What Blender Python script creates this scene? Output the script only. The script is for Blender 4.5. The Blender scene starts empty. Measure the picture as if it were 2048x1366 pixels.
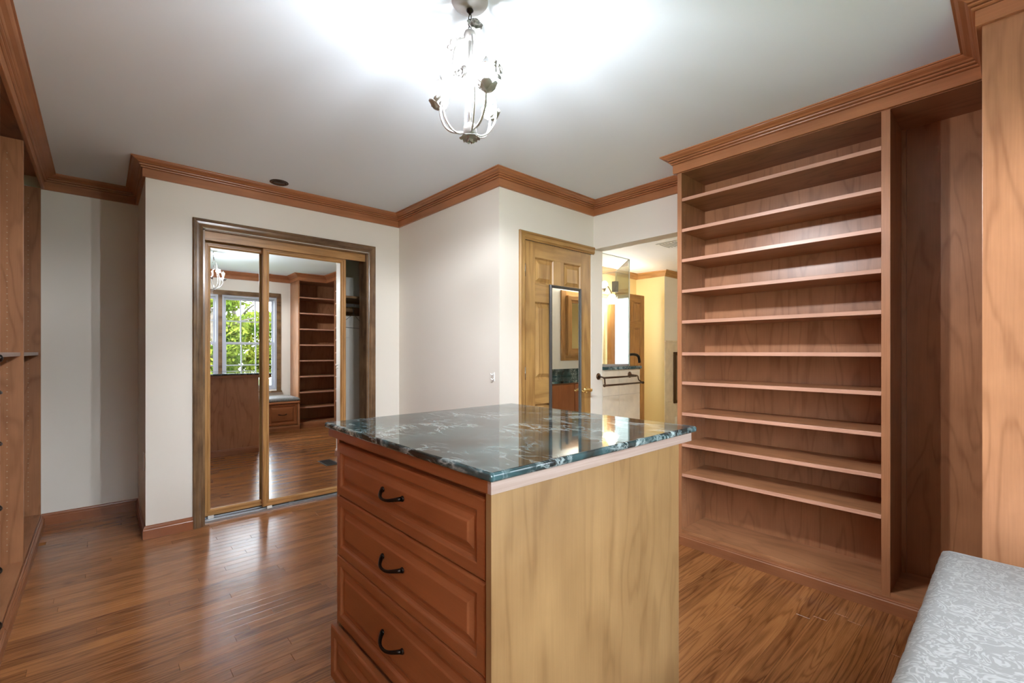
import bpy, math, random
from mathutils import Vector, Matrix

random.seed(7)
S = bpy.context.scene
C = S.collection

# ------------------------------------------------------------------ camera, sky, sun, exposure
EYE = 1.2
cam_d = bpy.data.cameras.new('camera'); cam = bpy.data.objects.new('camera', cam_d); C.objects.link(cam)
cam_d.sensor_width = 36.0
cam_d.lens = 912 / 2048 * 36.0
cam_d.shift_y = (704 - 683) / 2048
cam_d.clip_start = 0.02
cam.location = (0, 0, EYE)
cam.rotation_euler = (math.pi / 2, 0, -math.radians(42.1))
S.camera = cam

S.view_settings.view_transform = 'Standard'
S.view_settings.look = 'None'
S.view_settings.gamma = 1
S.view_settings.use_curve_mapping = False
S.view_settings.exposure = 0.48
S.cycles.max_bounces = 16; S.cycles.diffuse_bounces = 9

BULB = 860.0
SPOT = 62.0         # watts of each spot added at the chandelier bulbs to brighten the room
BATH = 42.0
world = bpy.data.worlds.new('world'); S.world = world
world.use_nodes = True
wn = world.node_tree.nodes; wl = world.node_tree.links
wn.clear()
wo = wn.new('ShaderNodeOutputWorld'); wb = wn.new('ShaderNodeBackground')
wb.inputs[0].default_value = (0.86, 0.94, 1.06, 1); wb.inputs[1].default_value = 15.0
wl.new(wb.outputs[0], wo.inputs[0])

sd = bpy.data.lights.new('sun', 'SUN'); so = bpy.data.objects.new('sun', sd); C.objects.link(so)
sd.energy = 18.0; sd.angle = 0.01; sd.color = (1, 0.95, 0.86)
so.rotation_euler = (math.radians(-42), 0, math.radians(25))     # from high behind the house, on to the garden

def portal(loc, rot, sx, sy):
    l = bpy.data.lights.new('window_portal', 'AREA'); l.shape = 'RECTANGLE'; l.size = sx; l.size_y = sy
    l.cycles.is_portal = True
    o = bpy.data.objects.new('window_portal', l); C.objects.link(o)
    o.location = loc; o.rotation_euler = rot
portal((0.925, -0.55, 1.335), (math.pi / 2, 0, math.pi), 2.3, 1.5)

# ------------------------------------------------------------------ plan (metres)
CEIL = 2.43
XW = -0.30          # front of the west cabinets
YS = -0.35          # south wall
YN = 4.51           # niche wall
XC = 0.217          # closet side
YC = 3.75           # closet front
X2 = 2.01           # return wall beside the closet
YD = 2.352          # wall with the panelled door
XE = 3.036          # east wall
XB = 2.70           # front of the east bookcase
YB = 1.42           # north end of the east bookcase
XP = 2.255          # west side of the south bookcase
YP = 0.08           # front of the south bookcase

# ------------------------------------------------------------------ materials
MATS = {}
def new_mat(name):
    m = bpy.data.materials.new(name); m.use_nodes = True
    nt = m.node_tree; b = nt.nodes['Principled BSDF']
    MATS[name] = m
    return m, nt, b

def plain(name, col, rough=0.5, metal=0.0, noise=0.0, nscale=8.0, bump=0.0, bscale=200.0, coat=0.0, spec=0.5):
    m, nt, b = new_mat(name)
    b.inputs['Base Color'].default_value = (*col, 1)
    b.inputs['Roughness'].default_value = rough
    b.inputs['Metallic'].default_value = metal
    b.inputs['Coat Weight'].default_value = coat
    b.inputs['Specular IOR Level'].default_value = spec
    tc = nt.nodes.new('ShaderNodeTexCoord')
    if noise:
        n = nt.nodes.new('ShaderNodeTexNoise'); n.inputs['Scale'].default_value = nscale; n.inputs['Detail'].default_value = 4
        r = nt.nodes.new('ShaderNodeValToRGB')
        r.color_ramp.elements[0].position = 0.3; r.color_ramp.elements[1].position = 0.7
        r.color_ramp.elements[0].color = (*[c * (1 - noise) for c in col], 1)
        r.color_ramp.elements[1].color = (*[min(1, c * (1 + noise)) for c in col], 1)
        nt.links.new(tc.outputs['Object'], n.inputs['Vector']); nt.links.new(n.outputs['Fac'], r.inputs[0])
        nt.links.new(r.outputs[0], b.inputs['Base Color'])
    if bump:
        n = nt.nodes.new('ShaderNodeTexNoise'); n.inputs['Scale'].default_value = bscale; n.inputs['Detail'].default_value = 3
        bp = nt.nodes.new('ShaderNodeBump'); bp.inputs['Strength'].default_value = bump; bp.inputs['Distance'].default_value = 0.002
        nt.links.new(tc.outputs['Object'], n.inputs['Vector']); nt.links.new(n.outputs['Fac'], bp.inputs['Height'])
        nt.links.new(bp.outputs[0], b.inputs['Normal'])
    return m

def math_node(nt, op, a, b=None, clamp=False):
    n = nt.nodes.new('ShaderNodeMath'); n.operation = op; n.use_clamp = clamp
    for i, v in enumerate((a, b)):
        if v is None: continue
        if isinstance(v, (int, float)): n.inputs[i].default_value = v
        else: nt.links.new(v, n.inputs[i])
    return n.outputs[0]

def wood(name, dark, light, axis, rough=0.35, scale=1.0, rings=26.0, ring_amt=0.45, fibre=0.35, mottle=0.35,
         tint=0.0, coat=0.0, grain_len=0.10, sharp=2.0, spec=0.5):
    """Grain that runs along one axis: growth-ring contours, fine fibres and soft mottling."""
    m, nt, b = new_mat(name)
    L = nt.links
    tc = nt.nodes.new('ShaderNodeTexCoord'); oi = nt.nodes.new('ShaderNodeObjectInfo')
    vm = nt.nodes.new('ShaderNodeVectorMath'); vm.operation = 'SCALE'
    vm.inputs[0].default_value = (17.3, 9.1, 23.7); L.new(oi.outputs['Random'], vm.inputs['Scale'])
    va = nt.nodes.new('ShaderNodeVectorMath'); va.operation = 'ADD'
    L.new(tc.outputs['Object'], va.inputs[0]); L.new(vm.outputs[0], va.inputs[1])
    i = 'XYZ'.index(axis)
    def mapped(g):
        mp = nt.nodes.new('ShaderNodeMapping'); s = [scale] * 3; s[i] = scale * g
        mp.inputs['Scale'].default_value = s; L.new(va.outputs[0], mp.inputs['Vector']); return mp.outputs[0]
    n1 = nt.nodes.new('ShaderNodeTexNoise'); n1.inputs['Scale'].default_value = 5.0; n1.inputs['Detail'].default_value = 2.5
    n1.inputs['Distortion'].default_value = 0.3; n1.inputs['Roughness'].default_value = 0.45
    L.new(mapped(grain_len), n1.inputs['Vector'])
    s = math_node(nt, 'SINE', math_node(nt, 'MULTIPLY', n1.outputs['Fac'], rings * 3.1))
    s = math_node(nt, 'MULTIPLY_ADD', s, 0.5); s.node.inputs[2].default_value = 0.5
    s = math_node(nt, 'POWER', s, sharp)
    n2 = nt.nodes.new('ShaderNodeTexNoise'); n2.inputs['Scale'].default_value = 160.0; n2.inputs['Detail'].default_value = 2
    L.new(mapped(0.03), n2.inputs['Vector'])
    n3 = nt.nodes.new('ShaderNodeTexNoise'); n3.inputs['Scale'].default_value = 7.0; n3.inputs['Detail'].default_value = 4
    L.new(mapped(0.55), n3.inputs['Vector'])
    f = math_node(nt, 'MULTIPLY', s, -ring_amt)
    f2 = math_node(nt, 'MULTIPLY', math_node(nt, 'SUBTRACT', n2.outputs['Fac'], 0.5), fibre * 2)
    f3 = math_node(nt, 'MULTIPLY', math_node(nt, 'SUBTRACT', n3.outputs['Fac'], 0.5), mottle * 2)
    f = math_node(nt, 'ADD', math_node(nt, 'ADD', f, f2), f3)
    if tint:
        f = math_node(nt, 'ADD', f, math_node(nt, 'MULTIPLY', math_node(nt, 'SUBTRACT', oi.outputs['Random'], 0.5), tint * 2))
    f = math_node(nt, 'ADD', f, 0.5 + ring_amt * 0.4, clamp=True)
    mx = nt.nodes.new('ShaderNodeMix'); mx.data_type = 'RGBA'
    mx.inputs['A'].default_value = (*dark, 1); mx.inputs['B'].default_value = (*light, 1)
    L.new(f, mx.inputs['Factor']); L.new(mx.outputs['Result'], b.inputs['Base Color'])
    bp = nt.nodes.new('ShaderNodeBump'); bp.inputs['Strength'].default_value = 0.12; bp.inputs['Distance'].default_value = 0.001
    L.new(n2.outputs['Fac'], bp.inputs['Height']); L.new(bp.outputs[0], b.inputs['Normal'])
    b.inputs['Roughness'].default_value = rough; b.inputs['Coat Weight'].default_value = coat
    b.inputs['Coat Roughness'].default_value = 0.12; b.inputs['Specular IOR Level'].default_value = spec
    return m

for a in 'XYZ':
    wood('cherry_' + a, (0.19, 0.072, 0.028), (0.50, 0.235, 0.112), a, rough=0.34, rings=15, ring_amt=0.24, fibre=0.16, mottle=0.36, sharp=7.0, grain_len=0.17, scale=1.25)
    wood('trim_' + a, (0.23, 0.082, 0.030), (0.56, 0.235, 0.100), a, rough=0.33, rings=9, ring_amt=0.16, fibre=0.16, mottle=0.35)
    wood('plinth_' + a, (0.15, 0.050, 0.018), (0.40, 0.160, 0.070), a, rough=0.30, rings=9, ring_amt=0.16, fibre=0.16, mottle=0.35)
    wood('oak_' + a, (0.26, 0.12, 0.035), (0.60, 0.33, 0.12), a, rough=0.32, rings=18, ring_amt=0.30, fibre=0.35, mottle=0.25, scale=1.6)
    wood('pine_' + a, (0.22, 0.10, 0.025), (0.55, 0.33, 0.11), a, rough=0.42, rings=12, ring_amt=0.30, fibre=0.25, mottle=0.35, scale=1.4)
    wood('casing_' + a, (0.055, 0.028, 0.014), (0.30, 0.18, 0.09), a, rough=0.24, rings=10, ring_amt=0.20, fibre=0.35, mottle=0.75, scale=1.5)  # strongly mottled from dark to mid brown
    wood('cabinet_' + a, (0.16, 0.046, 0.015), (0.38, 0.135, 0.050), a, rough=0.28, rings=9, ring_amt=0.14, fibre=0.15, mottle=0.35)
wood('floor_oak', (0.135, 0.044, 0.013), (0.42, 0.172, 0.055), 'X', rough=0.22, rings=46, ring_amt=0.36, fibre=0.34, mottle=0.20, tint=0.22, grain_len=0.06, sharp=3.0, scale=1.7, spec=0.55)
wood('tan_Z', (0.145, 0.073, 0.026), (0.31, 0.185, 0.078), 'Z', rough=0.34, rings=15, ring_amt=0.24, fibre=0.16, mottle=0.42, sharp=7.0, grain_len=0.17, scale=1.25)  # cherry of the island's window side, tan daylight cast put into its colour
wood('shelf_edge', (0.36, 0.17, 0.10), (0.62, 0.34, 0.235), 'Y', rough=0.35, rings=3, ring_amt=0.1, fibre=0.4, mottle=0.2)
wood('front_edge', (0.24, 0.095, 0.04), (0.46, 0.205, 0.095), 'Z', rough=0.35, rings=3, ring_amt=0.1, fibre=0.4, mottle=0.2)
wood('edge_band', (0.27, 0.185, 0.15), (0.43, 0.33, 0.285), 'X', rough=0.35, rings=4, ring_amt=0.2, fibre=0.6, mottle=0.2)
plain('wall_paint', (0.82, 0.785, 0.705), 0.55, bump=0.05, bscale=350)
plain('ceiling_paint', (0.80, 0.885, 0.965), 0.8, bump=0.08, bscale=60)
plain('bath_yellow', (0.80, 0.67, 0.34), 0.5, bump=0.04)
plain('bath_white', (0.90, 0.87, 0.79), 0.5, bump=0.04)
plain('bath_ceiling', (0.85, 0.83, 0.80), 0.7)
plain('bronze', (0.022, 0.017, 0.014), 0.32, metal=0.9)
plain('bath_bronze', (0.10, 0.055, 0.03), 0.32, metal=0.9)
plain('brass', (0.85, 0.62, 0.25), 0.18, metal=1.0)
plain('steel', (0.72, 0.71, 0.68), 0.25, metal=1.0)
plain('aluminium', (0.48, 0.49, 0.50), 0.38, metal=0.9)
plain('charcoal', (0.06, 0.058, 0.055), 0.35)
plain('black', (0.012, 0.012, 0.013), 0.4)
plain('white_enamel', (0.40, 0.395, 0.385), 0.35)
plain('white_plastic', (0.82, 0.81, 0.77), 0.35)
plain('window_paint', (0.42, 0.44, 0.50), 0.4)  # white sashes, their backlit grey put into the colour
plain('hole', (0.45, 0.33, 0.22), 0.5)
plain('grout', (0.50, 0.44, 0.33), 0.8)
plain('dark_wood', (0.035, 0.018, 0.012), 0.22)
plain('gravel', (0.05, 0.045, 0.04), 0.8)
plain('subfloor', (0.035, 0.018, 0.008), 0.7)
plain('clay', (0.25, 0.20, 0.14), 0.8, noise=0.3)
plain('bark', (0.055, 0.045, 0.036), 0.9, noise=0.5, nscale=14, bump=0.6, bscale=40)
plain('lawn', (0.08, 0.12, 0.03), 0.9, noise=0.4, nscale=3)
plain('grey_block', (0.30, 0.28, 0.26), 0.5)
plain('stone_cream', (0.74, 0.66, 0.52), 0.35, noise=0.10, nscale=9)
plain('firebox', (0.16, 0.13, 0.10), 0.3, noise=0.4, nscale=10)

def mirror_mat():
    m, nt, b = new_mat('mirror')
    b.inputs['Base Color'].default_value = (0.90, 0.92, 0.91, 1); b.inputs['Metallic'].default_value = 1; b.inputs['Roughness'].default_value = 0.003
mirror_mat()

def glass_mat(name, tint, refl):
    m, nt, b = new_mat(name); nt.nodes.remove(b)
    out = nt.nodes['Material Output']
    t = nt.nodes.new('ShaderNodeBsdfTransparent'); t.inputs[0].default_value = (*tint, 1)
    g = nt.nodes.new('ShaderNodeBsdfGlossy'); g.inputs['Roughness'].default_value = 0.0
    lw = nt.nodes.new('ShaderNodeLayerWeight'); lw.inputs[0].default_value = 0.5
    f = math_node(nt, 'POWER', lw.outputs['Facing'], 5.0)
    f = math_node(nt, 'MULTIPLY_ADD', f, 0.9 * refl); f.node.inputs[2].default_value = 0.04 * refl
    mx = nt.nodes.new('ShaderNodeMixShader')
    nt.links.new(f, mx.inputs[0]); nt.links.new(t.outputs[0], mx.inputs[1]); nt.links.new(g.outputs[0], mx.inputs[2])
    nt.links.new(mx.outputs[0], out.inputs[0])
glass_mat('window_glass', (0.97, 0.98, 0.97), 0.8)
glass_mat('frosted_glass', (0.60, 0.61, 0.60), 0.8)  # tint added to cut the daylight entering the bathroom
glass_mat('shower_glass', (0.93, 0.95, 0.93), 1.6)
plain('glass_edge', (0.55, 0.60, 0.52), 0.2)

def emit(name, col, strength):
    m, nt, b = new_mat(name)
    b.inputs['Base Color'].default_value = (*col, 1)
    b.inputs['Emission Color'].default_value = (*col, 1); b.inputs['Emission Strength'].default_value = strength
def bulb_mat():
    m, nt, b = new_mat('bulb'); nt.nodes.remove(b)
    e = nt.nodes.new('ShaderNodeEmission'); e.inputs[0].default_value = (0.95, 0.985, 1.04, 1); e.inputs[1].default_value = BULB * 1.6
    t = nt.nodes.new('ShaderNodeBsdfTransparent'); mx = nt.nodes.new('ShaderNodeMixShader'); mx.inputs[0].default_value = 0.62
    nt.links.new(t.outputs[0], mx.inputs[1]); nt.links.new(e.outputs[0], mx.inputs[2]); nt.links.new(mx.outputs[0], nt.nodes['Material Output'].inputs[0])
bulb_mat()
plain('bulb_tip', (0.9, 0.9, 0.9), 0.15, metal=1.0)  # metal cap added to keep bulb light off the ceiling
emit('bath_lamp', (1.0, 0.94, 0.84), BATH)

def marble():
    m, nt, b = new_mat('marble'); L = nt.links
    tc = nt.nodes.new('ShaderNodeTexCoord')
    n0 = nt.nodes.new('ShaderNodeTexNoise'); n0.inputs['Scale'].default_value = 3.2; n0.inputs['Detail'].default_value = 6
    n0.inputs['Distortion'].default_value = 1.4
    L.new(tc.outputs['Object'], n0.inputs['Vector'])
    base = nt.nodes.new('ShaderNodeValToRGB'); e = base.color_ramp.elements
    e[0].position = 0.35; e[0].color = (0.014, 0.012, 0.010, 1)
    e[1].position = 0.66; e[1].color = (0.045, 0.105, 0.115, 1)
    L.new(n0.outputs['Fac'], base.inputs[0])
    def veins(scale, width, dist, rot):
        mp = nt.nodes.new('ShaderNodeMapping'); mp.inputs['Rotation'].default_value = (0.3, 0.2, rot)
        mp.inputs['Scale'].default_value = (1.0, 0.42, 1.0)
        L.new(tc.outputs['Object'], mp.inputs['Vector'])
        n = nt.nodes.new('ShaderNodeTexNoise'); n.inputs['Scale'].default_value = scale; n.inputs['Detail'].default_value = 7
        n.inputs['Roughness'].default_value = 0.62; n.inputs['Distortion'].default_value = dist
        L.new(mp.outputs[0], n.inputs['Vector'])
        a = math_node(nt, 'ABSOLUTE', math_node(nt, 'SUBTRACT', n.outputs['Fac'], 0.5))
        v = math_node(nt, 'SUBTRACT', 1.0, math_node(nt, 'DIVIDE', a, width), clamp=True)
        return math_node(nt, 'POWER', v, 1.6)
    mask = nt.nodes.new('ShaderNodeTexNoise'); mask.inputs['Scale'].default_value = 4.5; mask.inputs['Detail'].default_value = 3
    L.new(tc.outputs['Object'], mask.inputs['Vector'])
    mk = math_node(nt, 'MULTIPLY', math_node(nt, 'SUBTRACT', mask.outputs['Fac'], 0.42), 5.0, clamp=True)
    v = math_node(nt, 'MULTIPLY', math_node(nt, 'MAXIMUM', veins(5.5, 0.034, 0.9, 0.5), math_node(nt, 'MULTIPLY', veins(15, 0.04, 0.6, 1.9), 0.7)), mk)
    mx = nt.nodes.new('ShaderNodeMix'); mx.data_type = 'RGBA'
    mx.inputs['B'].default_value = (0.50, 0.60, 0.60, 1)
    L.new(base.outputs[0], mx.inputs['A']); L.new(v, mx.inputs['Factor']); L.new(mx.outputs['Result'], b.inputs['Base Color'])
    b.inputs['Roughness'].default_value = 0.04; b.inputs['IOR'].default_value = 1.48
marble()

def fabric():
    m, nt, b = new_mat('fabric'); L = nt.links
    tc = nt.nodes.new('ShaderNodeTexCoord')
    n = nt.nodes.new('ShaderNodeTexNoise'); n.inputs['Scale'].default_value = 20; n.inputs['Detail'].default_value = 2; n.inputs['Distortion'].default_value = 1.6
    L.new(tc.outputs['Object'], n.inputs['Vector'])
    s = math_node(nt, 'SINE', math_node(nt, 'MULTIPLY', n.outputs['Fac'], 34.0))
    r = nt.nodes.new('ShaderNodeValToRGB'); e = r.color_ramp.elements
    e[0].position = 0.55; e[0].color = (0.145, 0.141, 0.133, 1); e[1].position = 0.95; e[1].color = (0.232, 0.228, 0.216, 1)
    mp = math_node(nt, 'MULTIPLY_ADD', s, 0.5); mp.node.inputs[2].default_value = 0.5
    L.new(mp, r.inputs[0]); L.new(r.outputs[0], b.inputs['Base Color'])
    w = nt.nodes.new('ShaderNodeTexNoise'); w.inputs['Scale'].default_value = 500; L.new(tc.outputs['Object'], w.inputs['Vector'])
    h = math_node(nt, 'ADD', math_node(nt, 'MULTIPLY', w.outputs['Fac'], 0.4), mp)
    bp = nt.nodes.new('ShaderNodeBump'); bp.inputs['Strength'].default_value = 0.25; bp.inputs['Distance'].default_value = 0.0015
    L.new(h, bp.inputs['Height']); L.new(bp.outputs[0], b.inputs['Normal'])
    b.inputs['Roughness'].default_value = 0.75; b.inputs['Sheen Weight'].default_value = 0.2
fabric()

def leaf_mat():
    m, nt, b = new_mat('leaf'); L = nt.links; nt.nodes.remove(b)
    tc = nt.nodes.new('ShaderNodeTexCoord')
    n = nt.nodes.new('ShaderNodeTexNoise'); n.inputs['Scale'].default_value = 2.2; n.inputs['Detail'].default_value = 5
    L.new(tc.outputs['Object'], n.inputs['Vector'])
    r = nt.nodes.new('ShaderNodeValToRGB'); e = r.color_ramp.elements
    e[0].position = 0.32; e[0].color = (0.032, 0.075, 0.010, 1); e[1].position = 0.72; e[1].color = (0.20, 0.215, 0.035, 1)
    L.new(n.outputs['Fac'], r.inputs[0])
    d = nt.nodes.new('ShaderNodeBsdfDiffuse'); t = nt.nodes.new('ShaderNodeBsdfTranslucent'); mx = nt.nodes.new('ShaderNodeMixShader')
    mx.inputs[0].default_value = 0.4
    L.new(r.outputs[0], d.inputs[0]); L.new(r.outputs[0], t.inputs[0]); L.new(d.outputs[0], mx.inputs[1]); L.new(t.outputs[0], mx.inputs[2])
    L.new(mx.outputs[0], nt.nodes['Material Output'].inputs[0])
leaf_mat()

# ------------------------------------------------------------------ mesh builder
class MB:
    def __init__(s): s.v = []; s.f = []; s.smooth = set()
    def add(s, vs, fs, smooth=False):
        n = len(s.v); s.v += [Vector(v) for v in vs]
        for f in fs:
            if smooth: s.smooth.add(len(s.f))
            s.f.append([i + n for i in f])
        return s
    def box(s, x0, x1, y0, y1, z0, z1):
        return s.add([(x0,y0,z0),(x1,y0,z0),(x1,y1,z0),(x0,y1,z0),(x0,y0,z1),(x1,y0,z1),(x1,y1,z1),(x0,y1,z1)],
                     [(3,2,1,0),(4,5,6,7),(0,1,5,4),(1,2,6,5),(2,3,7,6),(3,0,4,7)])
    def tube(s, pts, r, n=10, closed=False, caps=True):
        pts = [Vector(p) for p in pts]; rs = r if isinstance(r, (list, tuple)) else [r] * len(pts)
        rings = []; m = len(pts); up = None
        for i, p in enumerate(pts):
            if closed: t = pts[(i + 1) % m] - pts[i - 1]
            else: t = pts[min(i + 1, m - 1)] - pts[max(i - 1, 0)]
            t.normalize()
            if up is None:
                up = Vector((0, 0, 1)) if abs(t.z) < 0.9 else Vector((1, 0, 0))
            a = up - t * up.dot(t)
            if a.length < 1e-4: a = t.orthogonal()
            a.normalize(); b = t.cross(a); up = a
            rings.append([p + (a * math.cos(2*math.pi*k/n) + b * math.sin(2*math.pi*k/n)) * rs[i] for k in range(n)])
        vs = [v for rg in rings for v in rg]; fs = []
        for i in range(m if closed else m - 1):
            j = (i + 1) % m
            for k in range(n):
                fs.append((i*n + k, i*n + (k+1) % n, j*n + (k+1) % n, j*n + k))
        s.add(vs, fs, True)
        if caps and not closed:
            base = len(s.v) - m*n
            s.f.append([base + k for k in reversed(range(n))]); s.f.append([base + (m-1)*n + k for k in range(n)])
        return s
    def lathe(s, c, prof, n=20, axis=(0, 0, 1)):
        q = Vector((0, 0, 1)).rotation_difference(Vector(axis)); c = Vector(c)
        vs = [c + q @ Vector((r*math.cos(2*math.pi*k/n), r*math.sin(2*math.pi*k/n), z)) for r, z in prof for k in range(n)]
        fs = [(i*n+k, i*n+(k+1)%n, (i+1)*n+(k+1)%n, (i+1)*n+k) for i in range(len(prof)-1) for k in range(n)]
        s.add(vs, fs, True)
        base = len(s.v) - len(vs)
        s.f.append([base + k for k in reversed(range(n))]); s.f.append([base + (len(prof)-1)*n + k for k in range(n)])
        return s
    def panel(s, o, u, v, w, W, H, loops):
        """Rectangle W x H spanned by u and v at o, facing w; loops = (inset, depth) from the back edge to the centre field."""
        o, u, v, w = Vector(o), Vector(u), Vector(v), Vector(w)
        vs = []
        for ins, d in loops:
            vs += [o + u*ins + v*ins + w*d, o + u*(W-ins) + v*ins + w*d, o + u*(W-ins) + v*(H-ins) + w*d, o + u*ins + v*(H-ins) + w*d]
        fs = []
        for i in range(len(loops) - 1):
            for k in range(4):
                fs.append((i*4+k, i*4+(k+1)%4, (i+1)*4+(k+1)%4, (i+1)*4+k))
        n = len(loops)
        fs.append(tuple((n-1)*4 + k for k in range(4))); fs.append((3, 2, 1, 0))
        return s.add(vs, fs)
    def prism(s, pts, d):
        """Closed polygon pts (3-D, planar) extruded by vector d."""
        n = len(pts); d = Vector(d)
        vs = [Vector(p) for p in pts] + [Vector(p) + d for p in pts]
        return s.add(vs, [tuple(reversed(range(n))), tuple(range(n, 2*n))] + [(k, (k+1)%n, n+(k+1)%n, n+k) for k in range(n)])

def world_loc(o):
    l = Vector((0, 0, 0))
    while o: l += o.location; o = o.parent
    return l

def obj(name, mb, mat, parent=None, bevel=0.0, origin=None, smooth=False):
    if parent is not None: org = world_loc(parent)
    elif origin is not None: org = Vector(origin)
    else:
        xs = [v.x for v in mb.v]; ys = [v.y for v in mb.v]; zs = [v.z for v in mb.v]
        org = Vector(((min(xs)+max(xs))/2, (min(ys)+max(ys))/2, min(zs)))
    me = bpy.data.meshes.new(name)
    me.from_pydata([v - org for v in mb.v], [], mb.f); me.update()
    for i, p in enumerate(me.polygons): p.use_smooth = smooth or (i in mb.smooth)
    import bmesh
    bm = bmesh.new(); bm.from_mesh(me); bmesh.ops.recalc_face_normals(bm, faces=bm.faces[:]); bm.to_mesh(me); bm.free()
    me.materials.append(MATS[mat])
    o = bpy.data.objects.new(name, me); C.objects.link(o)
    if parent is not None: o.parent = parent
    else: o.location = org
    if bevel:
        b = o.modifiers.new('bevel', 'BEVEL'); b.width = bevel; b.segments = 2; b.limit_method = 'ANGLE'; b.angle_limit = math.radians(40)
    return o

def tag(o, label=None, cat=None, group=None, kind=None):
    if label: o['label'] = label
    if cat: o['category'] = cat
    if group: o['group'] = group
    if kind: o['kind'] = kind
    return o

def thing(name, loc, label, cat, group=None):
    o = bpy.data.objects.new(name, None); C.objects.link(o); o.location = loc; o.empty_display_size = 0.1
    return tag(o, label, cat, group)

def struct(name, mb, mat, label=None, parent=None, bevel=0.0, origin=(0, 0, 0)):
    o = obj(name, mb, mat, parent, bevel, origin)
    if parent is None: tag(o, label, None, None, 'structure'); o['category'] = name.split('_')[0]
    return o

def part(name, mat, parent, bevel=0.0, *boxes):
    mb = MB()
    for b in boxes: mb.box(*b)
    return obj(name, mb, mat, parent, bevel)

def copy_tree(o, parent=None, offset=None):
    c = o.copy(); C.objects.link(c); c.parent = parent
    if offset is not None: c.location = o.location + Vector(offset)
    for ch in list(o.children): copy_tree(ch, c)
    return c

# ------------------------------------------------------------------ room shell
def wall(name, label, mat, *boxes):
    mb = MB()
    for b in boxes: mb.box(*b)
    return struct(name, mb, mat, label)

WIN = [(-0.20, 0.485), (0.535, 1.265), (1.315, 2.05)]; WZ0, WZ1 = 0.60, 2.07  # first opening is an added window, for more daylight indoors
wall('wall_south', 'cream painted wall holding the row of garden windows', 'wall_paint',
     (-0.95, WIN[0][0], YS-0.16, YS, 0, CEIL), (WIN[2][1], 3.156, YS-0.16, YS, 0, CEIL),
     (WIN[0][0], WIN[2][1], YS-0.16, YS, 0, WZ0), (WIN[0][0], WIN[2][1], YS-0.16, YS, WZ1, CEIL),
     (WIN[0][1], WIN[1][0], YS-0.16, YS, WZ0, WZ1), (WIN[1][1], WIN[2][0], YS-0.16, YS, WZ0, WZ1))
wall('wall_west', 'cream painted wall behind the tall cabinets', 'wall_paint', (-0.95, -0.85, YS, YN, 0, CEIL))
wall('wall_niche', 'cream painted wall at the back of the niche beside the closet', 'wall_paint', (-0.95, 2.1, YN, YN+0.1, 0, CEIL))
wall('wall_closet_side', 'narrow cream return wall between niche and closet front', 'wall_paint', (XC, XC+0.1, YC+0.15, YN, 0, CEIL))
OX0, OX1, OZ = 0.525, 1.719, 2.052
wall('wall_closet_front', 'cream painted wall around the sliding mirror doors', 'wall_paint',
     (XC, OX0, YC, YC+0.15, 0, CEIL), (OX1, X2, YC, YC+0.15, 0, CEIL), (OX0, OX1, YC, YC+0.15, OZ, CEIL))
wall('wall_return', 'cream painted return wall with a small white hook', 'wall_paint', (X2, X2+0.1, YD+0.12, YN, 0, CEIL))
DX0, DX1 = 2.247, 3.007
wall('wall_door', 'cream painted wall around the panelled wooden door', 'wall_paint',
     (X2, DX0, YD, YD+0.12, 0, CEIL), (DX1, 3.156, YD, YD+0.12, 0, CEIL), (DX0, DX1, YD, YD+0.12, 2.006, CEIL),
     (X2+0.1, XE, YD+0.6, YD+0.7, 0, CEIL))
OY0, OY1, OH = 1.45, YD, 2.05
wall('wall_east', 'cream painted wall with an open passage to the bathroom', 'wall_paint',
     (XE, XE+0.12, YS, OY0, 0, CEIL), (XE, XE+0.12, YD+0.12, YD+0.7, 0, CEIL), (XE, XE+0.12, OY0, OY1, OH, CEIL))
mb = MB(); mb.box(-0.95, 3.156, YS-0.16, YN+0.1, CEIL, CEIL+0.15); struct('ceiling', mb, 'ceiling_paint', 'white painted ceiling around the flower chandelier')
floor = wall('floor', 'brown oak strip floor of narrow boards', 'subfloor', (-0.95, 3.156, YS-0.16, YN+0.1, -0.12, -0.018))

# oak strips, one object each; the rows hidden under the bench stay one piece
def plank(mb, x0, x1, y0, y1, z0=-0.018, z1=0.0, c=0.0009):
    mb.add([(x0,y0,z0),(x1,y0,z0),(x1,y1,z0),(x0,y1,z0),(x0,y0,z1-c),(x1,y0,z1-c),(x1,y1,z1-c),(x0,y1,z1-c),
            (x0+c,y0+c,z1),(x1-c,y0+c,z1),(x1-c,y1-c,z1),(x0+c,y1-c,z1)],
           [(0,1,5,4),(1,2,6,5),(2,3,7,6),(3,0,4,7),(4,5,9,8),(5,6,10,9),(6,7,11,10),(7,4,8,11),(8,9,10,11)])
PW = 0.0572
rowsy = [YS + i*PW for i in range(int((YN - YS) / PW) + 1)]
hid = MB(); count = 0
for y in rowsy:
    y1 = min(y + PW, YN); xl, xr = -0.84, 3.13
    vis = y > 0.14
    if vis: xl = -0.30; xr = 2.70 if y < YB else (3.15 if y < 2.33 else 2.0)
    if y > YC + 0.14: xr = 0.217 if y < YN else xr
    if y > YC + 0.14 and y < YN: xr = 1.99
    x = xl - random.random()*0.8
    while x < xr - 0.005:
        L_ = random.choice([0.55, 0.8, 1.0, 1.25, 1.5]) * (0.9 + random.random()*0.25)
        a, b_ = max(x, xl), min(x + L_, xr)
        if xr - b_ < 0.12: b_ = xr
        if b_ - a > 0.08:
            if vis:
                m = MB(); plank(m, a + 0.0002, b_ - 0.0002, y + 0.0002, y1 - 0.0002); obj('plank', m, 'floor_oak', floor); count += 1
            else: plank(hid, a, b_, y, y1)
        x = b_ if b_ == xr else x + L_
tag(obj('plank', hid, 'floor_oak', floor), kind='stuff')
print('planks', count)

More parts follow.
